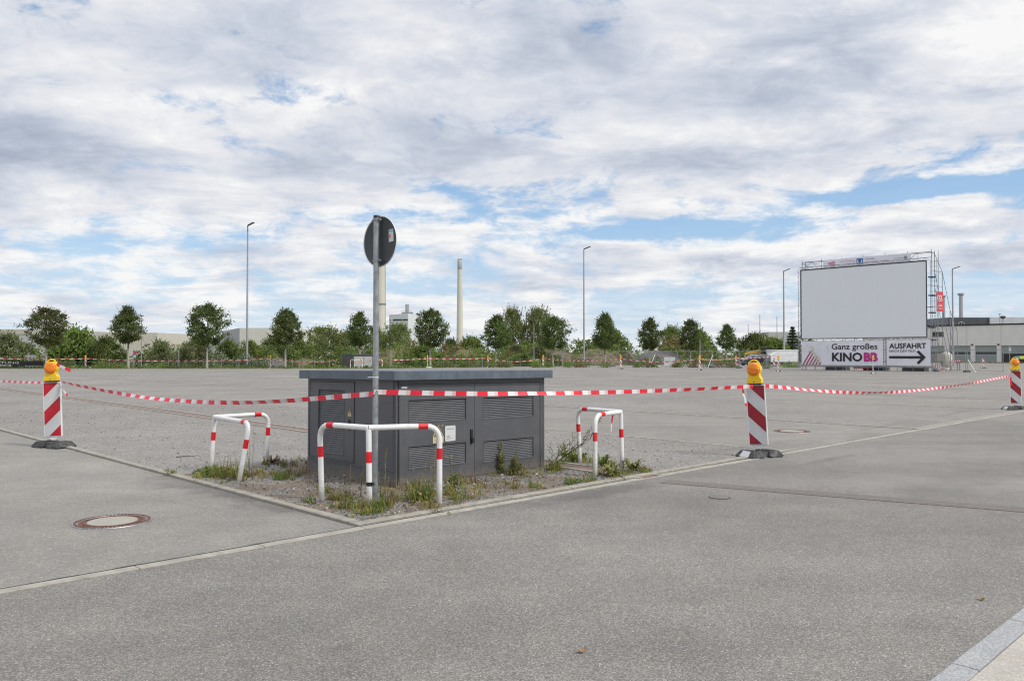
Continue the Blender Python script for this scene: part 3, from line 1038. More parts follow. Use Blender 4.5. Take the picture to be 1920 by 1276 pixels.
def lever(parent, place, x, z0, z1):
    mb = MB()
    mb.hexa([place(x - .02, z0, -.002), place(x + .02, z0, -.002), place(x + .02, z1, -.002), place(x - .02, z1, -.002)],
            [place(x - .017, z0 + .004, -.018), place(x + .017, z0 + .004, -.018), place(x + .017, z1 - .004, -.018), place(x - .017, z1 - .004, -.018)])
    zm = z0 + (z1 - z0) * .42
    mb.hexa([place(x - .012, zm, -.018), place(x + .024, zm, -.018), place(x + .024, z0 + .01, -.018), place(x - .012, z0 + .01, -.018)],
            [place(x - .010, zm - .004, -.036), place(x + .022, zm - .004, -.036), place(x + .022, z0 + .014, -.034), place(x - .010, z0 + .014, -.034)])
    mb.build("handle", M["black"], parent, bevel=0.003)


def door(root, place, x0, z0, x1, z1, vents, n):
    mb = MB()
    holed_panel(mb, place, x0, z0, x1, z1, vents, -0.004, 0.028)
    d = mb.build("door", M["cab"], root)
    for vbox, nn in zip(vents, n):
        v = MB()
        louvre(v, place, *vbox, nn, 0)
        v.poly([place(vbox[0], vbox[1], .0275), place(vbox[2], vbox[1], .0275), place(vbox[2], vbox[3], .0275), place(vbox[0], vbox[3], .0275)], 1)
        # fine raised lip round the opening
        a, b, c, e = vbox
        for (p, q, r, s) in ((a - .008, b - .010, c + .008, b), (a - .008, e, c + .008, e + .008), (a - .008, b, a, e), (c, b, c + .008, e)):
            v.hexa([place(p, q, -.0045), place(r, q, -.0045), place(r, s, -.0045), place(p, s, -.0045)],
                   [place(p, q, -.008), place(r, q, -.008), place(r, s, -.008), place(p, s, -.008)], 0)
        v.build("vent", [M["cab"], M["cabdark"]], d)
    return d


def make_cabinet(name, label, loc, rz, tilt, detail=True):
    root = thing(name, label, "utility cabinet", loc, 0, "grey transformer cabinets on the car park")
    root.rotation_euler = (Matrix.Rotation(tilt, 3, "X") @ Matrix.Rotation(rz, 3, "Z")).to_euler()
    # shell: openings behind the doors so the louvres are really hollow
    mb = MB()
    fx0, fx1 = 0.05, 2.37
    holed_panel(mb, front, 0, -0.15, CL, CH, [(fx0, .035, fx1, 1.235)], 0.0, 0.05)
    sy0, sy1 = 0.84, 1.845
    holed_panel(mb, side, 0, -0.15, CW, CH, [(sy0, .235, sy1, 1.25)], 0.0, 0.05)
    mb.poly([(CL, 0, -.15), (CL, CW, -.15), (CL, CW, CH), (CL, 0, CH)])
    mb.poly([(0, CW, -.15), (CL, CW, -.15), (CL, CW, CH), (0, CW, CH)])
    mb.poly([(0, 0, CH), (CL, 0, CH), (CL, CW, CH), (0, CW, CH)])
    mb.build("body", M["cab"], root)
    # rims of the door frames and corner trims
    tr = MB()
    for (a, b, c, d) in ((fx0 - .012, .02, fx0 - .002, 1.25), (fx1 + .002, .02, fx1 + .012, 1.25), (fx0 - .002, 1.238, fx1 + .002, 1.25)):
        tr.box(a, -.010, b, c, -.001, d)
    for (a, b, c, d) in ((sy0 - .012, .222, sy0 - .002, 1.262), (sy1 + .002, .222, sy1 + .012, 1.262), (sy0 - .002, 1.252, sy1 + .002, 1.262), (sy0 - .002, .222, sy1 + .002, .232)):
        tr.box(-.010, a, b, -.001, c, d)
    tr.box(-.004, -.006, -.1, .018, -.001, CH)
    tr.box(-.006, 0.0, -.1, -.001, .018, CH)
    tr.box(CL - .02, -.006, -.1, CL + .004, -.001, CH)
    tr.box(-.007, .03, .192, -.001, CW, .202)
    tr.build("edge_trim", M["cab"], root, bevel=0.002, segs=1)
    rf = MB()
    ov = 0.085
    a = [(-ov, -ov), (CL + ov, -ov), (CL + ov, CW + ov), (-ov, CW + ov)]
    z0, z1 = CH - .045, CH + .068
    rf.hexa([(x, y, z0) for x, y in a], [(x, y, z1) for x, y in a])
    rf.build("roof", M["roof"], root, bevel=0.006)
    if detail:
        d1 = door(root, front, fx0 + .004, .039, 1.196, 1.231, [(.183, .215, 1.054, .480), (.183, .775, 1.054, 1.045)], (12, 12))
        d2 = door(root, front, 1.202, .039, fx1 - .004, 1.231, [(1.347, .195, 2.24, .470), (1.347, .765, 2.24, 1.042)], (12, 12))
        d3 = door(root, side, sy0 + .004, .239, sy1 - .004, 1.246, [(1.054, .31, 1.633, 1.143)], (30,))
        lever(d1, front, 1.142, .455, .64)
        lever(d3, side, .93, .64, .77)
        warning_sign(d1, front, .533, .50, .70, .715, -.006)
        warning_sign(d3, side, .885, .815, .96, .915, -.006)
        pl = MB()
        pl.prism([front(.722, .51, -.006), front(.885, .51, -.006), front(.885, .705, -.006), front(.722, .705, -.006)], (0, -.002, 0), 0)
        for (x0, x1, z) in ((.745, .865, .662), (.745, .80, .575), (.745, .79, .557), (.745, .83, .540)):
            pl.poly([front(x0, z, -.0095), front(x1, z, -.0095), front(x1, z + .006, -.0095), front(x0, z + .006, -.0095)], 1)
        for (x, z) in ((.728, .699), (.879, .699), (.728, .516), (.879, .516)):
            pl.box(x - .003, -.0105, z - .003, x + .003, -.008, z + .003, 1)
        pl.build("notice_plate", [M["paper"], M["inkgrey"]], d1)
        st = MB()
        st.prism([front(.075, 1.190, -.006), front(.155, 1.190, -.006), front(.155, 1.213, -.006), front(.075, 1.213, -.006)], (0, -.002, 0))
        st.build("sticker", M["paper"], d1)
        cp = MB()
        cp.lathe([(.085, 0.0), (.085, .006), (.078, .008), (.074, .003), (.0, .003)], 28, (0, .265, .213), axis=Matrix(((0, 0, -1), (0, 1, 0), (1, 0, 0))))
        cp.lathe([(.012, .003), (.010, .008), (0, .009)], 10, (0, .265, .213), axis=Matrix(((0, 0, -1), (0, 1, 0), (1, 0, 0))))
        cp.build("socket_cover", M["cab"], root, smooth=40)
        for (x, y, dz) in ((.62, -ov, .0), (2.2, -ov, .02)):
            sc = MB()
            sc.lathe([(.008, 0), (.008, .004), (0, .006)], 8, (x, y - .001, CH + .01 + dz), axis=Matrix(((1, 0, 0), (0, 0, -1), (0, 1, 0))))
            sc.build("roof_screw", M["galvd"], root)
    return root


cab_loc = L(1.53, 1.56)
cabinet = make_cabinet("transformer_cabinet", "large anthracite cabinet with louvred doors and grey roof between the three near guards", cab_loc + Vector((.022, 0, 0)), UA, rad(-0.75))
cabinet.scale = (1.052, 1.065, 1.0)


# ------------------------------------------------------------------ red and white guards
def make_guard(label, corner, ends, h, shifts=(0, 0, 0), band=True, r=0.030, black_tape=False, loose=False):
    root = thing("corner_guard", label, "guard rail", corner, 0, "red and white guards round the cabinet")
    c = Vector((0, 0, 0))
    top = Vector((shifts[0], 0, h))
    cols = [M["white"], M["red"]]

    def banded(path, bands, nm, smooth=50):
        marks = [x for b in bands for x in b]
        pts, ds = cut_stripes(path, marks)
        ks = []
        for a, b in zip(ds, ds[1:]):
            mid = (a + b) / 2
            ks.append(1 if any(s <= mid <= e for s, e in bands) else 0)
        mb = MB()
        mb.tube(pts, r, 16, ks=ks)
        # the film is a hair thicker than the paint
        for s, e in bands:
            seg = [(p, d) for p, d in zip(pts, ds) if s - 1e-4 <= d <= e + 1e-4]
            if len(seg) > 1:
                mb.tube([p for p, d in seg], r + 0.0012, 16, 1, cap=True)
        return mb.build(nm, cols, root, smooth=smooth)

    for i, e in enumerate(ends):
        e0 = Vector(e) - Vector(corner)
        e1 = Vector((e0.x + shifts[1 + i], e0.y, h))
        path = bend([e0 - Vector((0, 0, .08)), e1, top], 0.17, 8)
        tot = sum((b - a).length for a, b in zip(path, path[1:]))
        z1 = .08 + h * .575
        bl = tot - (top - e1).length
        bands = [(z1, z1 + .115), (bl + .13, bl + .235)]
        banded(path, bands, "bent_tube")
    post = [c - Vector((0, 0, .08)), top - Vector((0, 0, .018))]
    banded(post, [(.08 + h * .565, .08 + h * .565 + .115)], "corner_post")
    if black_tape:
        t = MB()
        t.tube([(shifts[0] * .3, 0, .232), (shifts[0] * .3, 0, .272)], r + .0025, 16)
        t.box(.028, -.026, .240, .052, -.018, .266)
        t.build("black_tape", M["black"], root, smooth=40)
    return root


make_guard("red banded white guard in front of the cabinet, black tape on its middle post", G(693, 952), [G(604, 938), G(824, 944)], .835, (-.012, -.03, 0), black_tape=True)
make_guard("upright red banded white guard near the dry twigs past the cabinet", G(1167, 881), [G(1088, 868), G(1116, 893)], .805, (-.02, -.04, 0))
make_guard("leaning red banded white guard among weeds at the single door end of the cabinet", G(395, 881), [G(446, 902), G(499, 870)], .735, (.05, .145, .035))


# ------------------------------------------------------------------ sign on its pole
pb = G(703, 941)
ptop = P(706, 407, pb.y).z
sg = thing("traffic_sign", "round traffic sign showing its dark grey back, on a galvanised pole by the cabinet", "traffic sign", pb)
lean = (P(706, 407, pb.y).x - pb.x)
mb = MB()
mb.tube([(0, 0, -.1), (lean * .5, 0, ptop * .5), (lean, 0, ptop)], .0315, 20)
mb.build("pole", M["galv"], sg, smooth=50)
mb = MB()
mb.lathe([(.034, 0), (.034, .035), (.030, .040), (0, .041)], 20, (lean, 0, ptop - .022))
mb.build("pole_cap", M["black"], sg, smooth=40)
naz = rad(41)
nrm = Vector((math.sin(naz), math.cos(naz), 0))
tx = Vector((nrm.y, -nrm.x, 0))
dz = P(706, 452, pb.y).z
dc = Vector((lean * .93, 0, dz)) + nrm * .05
ax = Matrix((tx, Vector((0, 0, 1)), nrm)).transposed()
mb = MB()
mb.lathe([(0, -.002), (.270, -.002), (.2785, -.006), (.280, 0), (.2785, .004), (.270, .0025), (0, .0025)], 56, dc, axis=ax, ks=[0, 1, 1, 1, 2, 2])
mb.build("sign_disc", [M["signback"], M["plasticw"], M["white"]], sg, smooth=40)
for zz in (dz + .235, dz - .21):
    mb = MB()
    cpos = Vector((lean, 0, zz))
    mb.tube([cpos - Vector((0, 0, .016)), cpos + Vector((0, 0, .016))], .036, 18)
    for s_ in (-1, 1):
        a = cpos + tx * s_ * .034
        mb.tube([a, a + tx * s_ * .03], .011, 8)
    a = cpos + nrm * .03 + tx * .02
    mb.tube([a, a + nrm * .016], .018, 8)
    mb.build("clamp", M["galvd"], sg, smooth=40)
mb = MB()
for a, b, c, d, k in ((.152, -.02, .228, .115, 0), (.156, .085, .224, .111, 1), (.158, .02, .185, .062, 2)):
    o_ = .0032 if k == 0 else .0042
    mb.poly([dc + tx * a + Vector((0, 0, b)) - nrm * o_, dc + tx * c + Vector((0, 0, b + .006)) - nrm * o_, dc + tx * (c - .004) + Vector((0, 0, d + .006)) - nrm * o_, dc + tx * (a - .004) + Vector((0, 0, d)) - nrm * o_], k)
mb.build("sticker", [M["paper"], pm("sticker_blue", (.25, .42, .50), .5), pm("sticker_orange", (.65, .2, .09), .5)], sg)
mb = MB()
wp = P(700, 707, pb.y)
q = wp - pb
mb.tube([(q.x - .055, q.y - .035, q.z), (q.x + .005, q.y - .034, q.z + .002)], .004, 6)
mb.tube([(lean * .4, 0, q.z - .004), (lean * .4, 0, q.z + .006)], .0335, 16)
mb.build("cable_tie", M["plasticw"], sg, smooth=40)


# ------------------------------------------------------------------ warning beacons
def lens_material():
    m, b, pr, out = newmat("amber_lens")
    g = b.node("ShaderNodeTexCoord").outputs["Object"]
    w = b.node("ShaderNodeTexWave", wave_type="RINGS", rings_direction="Y")
    b.link(g, w.inputs["Vector"])
    w.inputs["Scale"].default_value = 16
    c = b.mix(w.outputs["Fac"], (.95, .19, .001), (1.0, .32, .004))
    b.put(pr.inputs["Base Color"], c)
    pr.inputs["Roughness"].default_value = .16
    pr.inputs["Transmission Weight"].default_value = 0.12
    pr.inputs["Coat Weight"].default_value = .3
    pr.inputs["Coat Roughness"].default_value = .1
    bp = b.node("ShaderNodeBump")
    bp.inputs["Strength"].default_value = .5
    bp.inputs["Distance"].default_value = .01
    b.link(w.outputs["Fac"], bp.inputs["Height"])
    b.link(bp.outputs[0], pr.inputs["Normal"])
    return m


M["amber"] = lens_material()
M["redlens"] = pm("red_lens", (.62, .05, .02), .2, coat=.5)


def clip_band(x0, x1, z0, z1, t0, t1, sgn):
    """part of a rectangle where t0 <= depth-from-top + sgn*x <= t1"""
    pts = [(x0, z0), (x1, z0), (x1, z1), (x0, z1)]
    f = lambda p: (z1 - p[1]) + (p[0] - x0 if sgn > 0 else x1 - p[0])

    def cut(pts, val, keep_low):
        out = []
        for i in range(len(pts)):
            a, b = pts[i], pts[(i + 1) % len(pts)]
            fa, fb = f(a) - val, f(b) - val
            if keep_low:
                fa, fb = -fa, -fb
            if fa >= 0:
                out.append(a)
            if fa * fb < 0:
                t = fa / (fa - fb)
                out.append((a[0] + (b[0] - a[0]) * t, a[1] + (b[1] - a[1]) * t))
        return out

    pts = cut(pts, t0, False)
    if len(pts) >= 3:
        pts = cut(pts, t1, True)
    return pts if len(pts) >= 3 else None


PZ0, PZ1, PW = .185, 1.125, .146


def make_beacon(label, loc, rz, sgn=1, lamp_rz=0.0, tilt=0.0, foot_rz=0.3, red_lens=False, lamp=True, film="beaconred", group="warning beacons round the car park"):
    root = thing("warning_beacon", label, "warning beacon", loc, rz, group)
    T = Matrix.Rotation(tilt, 4, "Y")
    mb = MB(T)
    w = PW
    mb.hexa([(-w, -.022, PZ0), (w, -.022, PZ0), (w, .022, PZ0), (-w, .022, PZ0)], [(-w, -.022, PZ1), (w, -.022, PZ1), (w, .022, PZ1), (-w, .022, PZ1)])
    # pointed white web below the board
    mb.hexa([(-.10, -.012, PZ0), (.10, -.012, PZ0), (.10, .012, PZ0), (-.10, .012, PZ0)], [(-.022, -.012, PZ0 - .075), (.022, -.012, PZ0 - .075), (.022, .012, PZ0 - .075), (-.022, .012, PZ0 - .075)])
    bd = mb.build("board", M["plasticw"], root, bevel=.007)
    for fs, nm in ((-1, "striped_face"), (1, "striped_face")):
        f = MB(T)
        y = fs * .0232
        x0, x1, z0, z1 = -w + .016, w - .016, PZ0 + .014, PZ1 - .014
        f.poly([(x0, y, z0), (x1, y, z0), (x1, y, z1), (x0, y, z1)], 0)
        s2 = sgn if fs < 0 else -sgn
        k = 0
        while k < 4:
            pts = clip_band(x0, x1, z0, z1, k * .492, k * .492 + .238, s2)
            if pts:
                f.poly([(a, y + fs * .0012, b) for a, b in pts], 1)
            k += 1
        f.build(nm, [M["refl"], M[film]], bd)
    st = MB(T)
    st.tube([(0, 0, .03), (0, 0, PZ0 - .06)], .021, 12)
    st.build("stem", M["black"], root, smooth=40)
    # foot plate: two chamfered blocks and a bridge
    Fz = Matrix.Rotation(foot_rz, 4, "Z")
    fb = MB(Fz)
    for s_ in (-1, 1):
        a = [(.045, -.195), (.335, -.195), (.335, .195), (.045, .195)]
        c = [(.065, -.150), (.255, -.150), (.255, .150), (.065, .150)]
        fb.hexa([(s_ * x, y, .018) for x, y in a], [(s_ * x, y, .105) for x, y in c])
        for yy in (-.17, 0, .17):
            fb.box(s_ * .09 if s_ > 0 else -.30, yy - .025, 0, s_ * .30 if s_ > 0 else -.09, yy + .025, .018)
        fb.box(min(s_ * .11, s_ * .215), -.10, .105, max(s_ * .11, s_ * .215), .10, .112)
    fb.box(-.09, -.13, .02, .09, .13, .088)
    fb.box(-.045, -.045, .088, .045, .045, .118)
    fb.build("foot_plate", M["rubber"], root, bevel=.008)
    sk = MB(Fz)
    # pale reflective sticker on one slope
    e = Vector((-.09, 0, -.0))
    a0, a1 = Vector((-.331, -.13, .022)), Vector((-.258, -.10, .102))
    n_ = Vector((-.087, 0, .08)).normalized() * .003
    sk.poly([a0 + n_ + Vector((0, .03, 0)), a0 + n_ + Vector((0, .23, 0)), a1 + n_ + Vector((0, .18, 0)), a1 + n_ + Vector((0, .02, 0))])
    sk.build("foot_sticker", M["refl"], root)
    if lamp:
        q = T @ Matrix.Translation((0, 0, PZ1)) @ Matrix.Rotation(lamp_rz, 4, "Z")
        bb = MB(q)
        bb.box(-.105, -.052, .002, .105, .052, .022)
        bb.build("lamp_socket", M["black"], root, bevel=.004)
        lb = MB(q)
        prof = [(-.115, .022), (.115, .022), (.115, .085), (.085, .135)]
        prof += [(.108 * math.cos(t), .243 + .108 * math.sin(t)) for t in [rad(a) for a in range(-38, 219, 16)]]
        prof += [(-.085, .135), (-.115, .085)]
        n = len(prof)
        lo = [(x, -.050, z) for x, z in prof]
        hi = [(x, .050, z) for x, z in prof]
        lb.hexa(lo, hi)
        for k_ in range(3):
            lb.box(-.10 + .07 * k_, -.053, .05, -.045 + .07 * k_, -.049, .058)
        lm = lb.build("lamp_body", M["yellow"], root, bevel=.012)
        hd = MB(q)
        arc = [(.098 * math.cos(t), 0, .262 + .126 * math.sin(t)) for t in [rad(a) for a in range(10, 171, 16)]]
        hd.tube(arc, .011, 8)
        hd.build("handle", M["yellow"], lm, smooth=50)
        ln_ = MB(q)
        A_ = Matrix(((1, 0, 0), (0, 0, -1), (0, 1, 0)))
        ln_.lathe([(.099, .046), (.101, .054), (.097, .067), (.082, .080), (.054, .088), (.022, .092), (0, .0925)], 40, (0, 0, .243), axis=A_)
        ln_.lathe([(.099, .046), (.101, .054), (.097, .067), (.082, .080), (.054, .088), (.022, .092), (0, .0925)], 40, (0, 0, .243), axis=Matrix(((-1, 0, 0), (0, 0, 1), (0, 1, 0))))
        ln_.build("lens", M["redlens"] if red_lens else M["amber"], lm, smooth=60)
        sw = MB(q)
        sw.lathe([(.012, .0), (.010, .006), (0, .007)], 12, (0, -.05, .048), axis=Matrix(((1, 0, 0), (0, 0, -1), (0, 1, 0))))
        sw.build("switch", M["galvd"], lm, smooth=40)
    return root


make_beacon("amber lamp beacon with stripes rising to the right, standing on the side kerb", G(101, 838), rad(8), 1, rad(-6), rad(-2.0), rad(-32))
make_beacon("amber lamp beacon with falling dark red stripes, standing on the kerb before the manhole", G(1424, 856), rad(-24), -1, rad(-12), rad(-3.0), rad(52), film="darkred")
make_beacon("amber lamp beacon with falling stripes at the picture edge where the tape ends", G(1905, 768), rad(-20), -1, rad(10), rad(-.6), rad(20), film="darkred")


# ------------------------------------------------------------------ barrier tape
def tape(label, pts, w=.07, red=.15, white=.095, pale=.055, twist=0.0, name="barrier_tape", seed=0, group="spans of red and white barrier tape"):
    """ribbon along a polyline with red / white / pale repeats"""
    path = [Vector(p) for p in pts]
    tot = sum((b - a).length for a, b in zip(path, path[1:]))
    r = random.Random(seed)
    ph = r.uniform(0, red)
    marks, ks = [], []
    x, seq, i = -ph, (red, white, pale), 0
    stops = []
    while x < tot:
        nx = x + seq[i % 3]
        stops.append((max(x, 0), min(nx, tot), i % 3))
        marks += [nx]
        x, i = nx, i + 1
    pts2, ds = cut_stripes(path, marks)
    mb = MB()
    L_, R_ = [], []
    for j, (p, d) in enumerate(zip(pts2, ds)):
        a = pts2[max(j - 1, 0)]
        c = pts2[min(j + 1, len(pts2) - 1)]
        t = (c - a).normalized()
        up = Vector((0, 0, 1)) - t * t.z
        if up.length < 1e-3:
            up = Vector((1, 0, 0))
        up.normalize()
        sd_ = t.cross(up)
        ang = twist * math.sin(d * 1.1 + seed) + .12 * math.sin(d * 3.1 + seed * 2)
        u_ = up * math.cos(ang) + sd_ * math.sin(ang)
        L_.append(p - u_ * w / 2)
        R_.append(p + u_ * w / 2)
    for j in range(len(pts2) - 1):
        mid = (ds[j] + ds[j + 1]) / 2
        k = next((s[2] for s in stops if s[0] <= mid <= s[1]), 1)
        k = {0: 1, 1: 0, 2: 2}[k]
        mb.add([L_[j], L_[j + 1], R_[j + 1], R_[j]], [(0, 1, 2, 3)], k)
    o = mb.build(name, [M["tapew"], M["taper"], M["tapep"]])
    return tag(o, label, "barrier tape", group)


def hang(a, b, sag, n=40):
    a, b = Vector(a), Vector(b)
    return [a.lerp(b, i / n) + Vector((0, 0, -sag * 4 * (i / n) * (1 - i / n))) for i in range(n + 1)]


def through(pts, n=10):
    """smooth curve through points"""
    P_ = [Vector(p) for p in pts]
    out = []
    for i in range(len(P_) - 1):
        p0, p1, p2, p3 = P_[max(i - 1, 0)], P_[i], P_[i + 1], P_[min(i + 2, len(P_) - 1)]
        for j in range(n):
            t = j / n
            out.append(.5 * ((2 * p1) + (-p0 + p2) * t + (2 * p0 - 5 * p1 + 4 * p2 - p3) * t * t + (-p0 + 3 * p1 - 3 * p2 + p3) * t ** 3))
    out.append(P_[-1])
    return out


def chain(spec, Ya, Yb):
    """points read along a tape span whose depth runs from Ya to Yb"""
    xa, xb = spec[0][0], spec[-1][0]
    out = []
    for px, py in spec:
        # the span is straight in plan
        A_ = gat(xa, Ya); B_ = gat(xb, Yb)
        d = (px - 960.0) / FPX
        den = (B_.x - A_.x) - d * (B_.y - A_.y)
        t = (d * A_.y - A_.x) / den if abs(den) > 1e-6 else (px - xa) / (xb - xa)
        Y = A_.y + t * (B_.y - A_.y)
        out.append(P(px, py, Y))
    return out


yl, yr, yp = G(101, 838).y - .04, G(1424, 856).y - .05, pb.y - .045
tape("red and white tape sagging from the left beacon to the sign pole", through(chain([(117, 716), (180, 729), (260, 743), (340, 751), (430, 754.5), (520, 752), (600, 746), (660, 741), (699, 738)], yl, yp)), w=.055, seed=1, twist=.6)
tape("red and white tape stretched from the sign pole across the cabinet to the middle beacon", through(chain([(700, 734.5), (780, 736), (860, 737.5), (960, 737.5), (1060, 736.5), (1160, 734.5), (1260, 731), (1340, 727.5), (1412, 723.5)], yp, yr)), w=.055, seed=2, twist=.4)
y3 = G(1905, 768).y - .05
tape("red and white tape running from the middle beacon to the beacon at the picture edge", through(chain([(1436, 723), (1480, 727), (1520, 731), (1580, 735), (1640, 736), (1700, 733), (1760, 727), (1820, 718), (1897, 704)], yr, y3)), w=.06, seed=3, twist=.7)
tape("short stretch of red and white tape leaving the picture edge for the first beacon", through(chain([(-140, 713), (-60, 713), (0, 714), (40, 716), (84, 717)], 19.0, yl)), w=.045, seed=4, twist=.3)
tape("loose tape end blowing from the lamp of the beacon on the left", through([P(106, 682, yl), P(112, 686, yl - .02), P(122, 690, yl - .05), P(132, 695, yl - .03)], 5), w=.05, red=.14, white=.12, pale=.0001, seed=9, name="tape_end", group="loose tape ends")
tape("short tape end hanging from the knot at the top of the left beacon", through([P(110, 719, yl), P(117, 728, yl - .04), P(123, 737, yl - .02), P(128, 743, yl)], 5), w=.026, red=.05, white=.2, pale=.0001, seed=7, name="tape_end", group="loose tape ends")
tape("curled tape end hanging from the tape beside the middle beacon", through([P(1392, 726, yr), P(1394, 737, yr - .03), P(1397, 747, yr - .01), P(1399, 761, yr)], 5), w=.042, red=.17, white=.17, pale=.0001, seed=12, name="tape_end", group="loose tape ends")
tape("tape end tied to the guard beside the dry twigs", through([G(1150, 884) + Vector((0, 0, .80)), G(1150, 884) + Vector((-.02, 0, .68)), G(1150, 884) + Vector((-.03, -.01, .55))], 5), w=.022, red=.16, white=.12, pale=.0001, seed=14, name="tape_end", group="loose tape ends")
tape("red tape end hanging from the beacon at the picture edge", through([P(1896, 705, y3), P(1895, 712, y3), P(1896, 722, y3)], 5), w=.06, red=.5, white=.01, pale=.0001, seed=15, name="tape_end", group="loose tape ends")


# ------------------------------------------------------------------ manhole covers
def manhole(label, loc, r, worn=False):
    root = thing("manhole_cover", label, "manhole cover", loc, 0.4, "manhole covers in the asphalt")
    mb = MB()
    mb.lathe([(r * .86, .004), (r * .87, .011), (r * .985, .011), (r, .004), (r, -.02)], 64, ks=[1, 1, 1, 1])
    mb.build("outer_ring", [M["rust"], M["irongrey"]], root, smooth=30)
    for rr, nn, ph in ((r * .925, 60, 0), (r * .74, 46, .5)):
        mb = MB()
        for i in range(nn):
            a = 2 * PI * (i + ph) / nn
            da = 2 * PI / nn * .33
            p = [(rr * .965, a - da), (rr * 1.035, a - da), (rr * 1.035, a + da), (rr * .965, a + da)]
            mb.hexa([(q * math.cos(t), q * math.sin(t), .009) for q, t in p], [(q * math.cos(t), q * math.sin(t), .015) for q, t in p])
        mb.build("stud_pattern", M["rust"], root)
    mb = MB()
    mb.lathe([(r * .64, .006), (r * .65, .010), (r * .83, .010), (r * .84, .004)], 64)
    mb.build("lid_ring", M["rust"], root, smooth=30)
    mb = MB()
    mb.lathe([(r * .845, .002), (r * .858, .002)], 64)
    mb.build("gap", M["joint"], root)
    mb = MB()
    mb.lathe([(r * .635, .003), (r * .63, .012), (0, .013)], 48)
    mb.build("concrete_fill", M["coverconc"], root, smooth=30)
    return root


manhole("large rust ringed manhole cover with a concrete middle in the near lane", G(211, 978), .348)
manhole("pale manhole cover in the lane behind the middle beacon", G(1485, 808.5), .38)
mv = thing("valve_cover", "small round iron valve cap in the road before the brick line", "valve cover", G(1349, 932))
mb = MB()
mb.lathe([(.12, .003), (.118, .0055), (0, .0055)], 28)
mb.build("lid", M["joint"], mv)
mb = MB()
mb.lathe([(.110, .0058), (.108, .007), (0, .007)], 28)
mb.build("cap", pm("worn_cap", (.155, .15, .138), .8, var=.25, scale=20), mv)


# ------------------------------------------------------------------ trees and shrubs
def leaf_quads(mb, c, n, spread, size, r, k=0, flat=0.5, out=None):
    for _ in range(n):
        p = c + Vector((r.gauss(0, spread), r.gauss(0, spread), r.gauss(0, spread * .8)))
        s = size * r.uniform(.6, 1.25)
        nrm = Vector((r.gauss(0, 1), r.gauss(0, 1), r.gauss(0, 1) + flat))
        if out is not None:
            nrm += out * .7
        nrm.normalize()
        a = nrm.orthogonal().normalized()
        a = Matrix.Rotation(r.uniform(0, 2 * PI), 3, nrm) @ a
        b = nrm.cross(a)
        dr = Vector((0, 0, -s * .15))
        mb.add([p - a * s * .5, p - b * s * .34 + dr * .3, p + a * s * .5 + dr, p + b * s * .34 + dr * .3], [(0, 1, 2, 3)], k)


def crown_points(r, n, rx, rz, shape, seed):
    """clump centres in a lumpy crown of half-width rx and height rz, base at 0"""
    pts = []
    off = Vector((seed * 7.3, seed * 3.1, seed * 1.7))
    while len(pts) < n:
        h = r.random()
        if shape == "round":
            w = math.sqrt(max(0, 1 - (2 * h - .92) ** 2 / 1.08))
        elif shape == "ovoid":
            w = (math.sin(PI * min(1, h * .93 + .07)) ** .62) * (1.05 - .42 * h)
        elif shape == "bush":
            w = math.sqrt(max(0, 1 - (h * .98) ** 2.3)) * (.86 + .14 * math.sin(PI * h))
        elif shape == "tall":
            w = math.sqrt(max(0, 1 - (1.75 * h - .70) ** 2 / 1.2))
        else:
            w = 1 - h
        a = r.uniform(0, 2 * PI)
        d = Vector((math.cos(a), math.sin(a), 0))
        lump = 1 + .46 * noise.noise(off + Vector((d.x * 1.7, d.y * 1.7, h * 3.4))) + .22 * noise.noise(off * 2 + Vector((d.x * 4, d.y * 4, h * 8)))
        q = r.random() ** .42
        pts.append((Vector((d.x * w * rx * q * lump, d.y * w * rx * q * lump, h * rz * (.96 + .08 * lump))), d, q))
    return pts


def make_crown_mesh(name, mat, rx, rz, shape, nclump, nleaf, cs, ls, seed, twigs=True):
    r = random.Random(seed)
    mb = MB()
    for p, d, q in crown_points(r, nclump, rx, rz, shape, seed):
        leaf_quads(mb, p, nleaf, cs * r.uniform(.55, 1.3), ls, r, 0, .5, d * q)
        if q > .78 and r.random() < .38:      # shoots that break the outline
            up = (d * r.uniform(.2, 1) + Vector((0, 0, r.uniform(.3, 1.1)))).normalized()
            for j in range(5):
                leaf_quads(mb, p + up * cs * (.7 + .55 * j), 3, cs * .22, ls * .9, r)
    return mb.mesh(name, [mat])


def trunk_mesh(name, h, hc, r0, rx, rz, seed, mats, lime=True, nlimb=9):
    r = random.Random(seed)
    mb = MB()
    pts, x, y = [], 0, 0
    n = 8
    for i in range(n + 1):
        t = i / n
        pts.append((x, y, h * t))
        x += r.uniform(-.03, .03); y += r.uniform(-.03, .03)
    rr = [r0 * (1.25 if i == 0 else 1 - .62 * i / n) for i in range(n + 1)]
    lim = hc * .62 / h * n
    mb.tube(pts, rr, 9, ks=[1 if (lime and i < lim) else 0 for i in range(n)])
    for i in range(nlimb):
        z = hc * .92 + (h - hc) * r.uniform(0, .85)
        a = 2 * PI * i / nlimb + r.uniform(-.3, .3)
        d = Vector((math.cos(a), math.sin(a), r.uniform(.35, .9)))
        l = rx * r.uniform(.55, .95)
        p0 = Vector((0, 0, z))
        p1 = p0 + d * l * .5
        p2 = p0 + Vector((d.x, d.y, d.z * 1.35)) * l
        mb.tube([p0, p1, p2], [r0 * .34, r0 * .2, r0 * .07], 6, 0)
        for s in (-1, 1):
            e = Matrix.Rotation(s * .7, 3, "Z") @ d
            mb.tube([p1, p1 + e * l * .42], [r0 * .15, r0 * .05], 5, 0)
    return mb.mesh(name, mats)


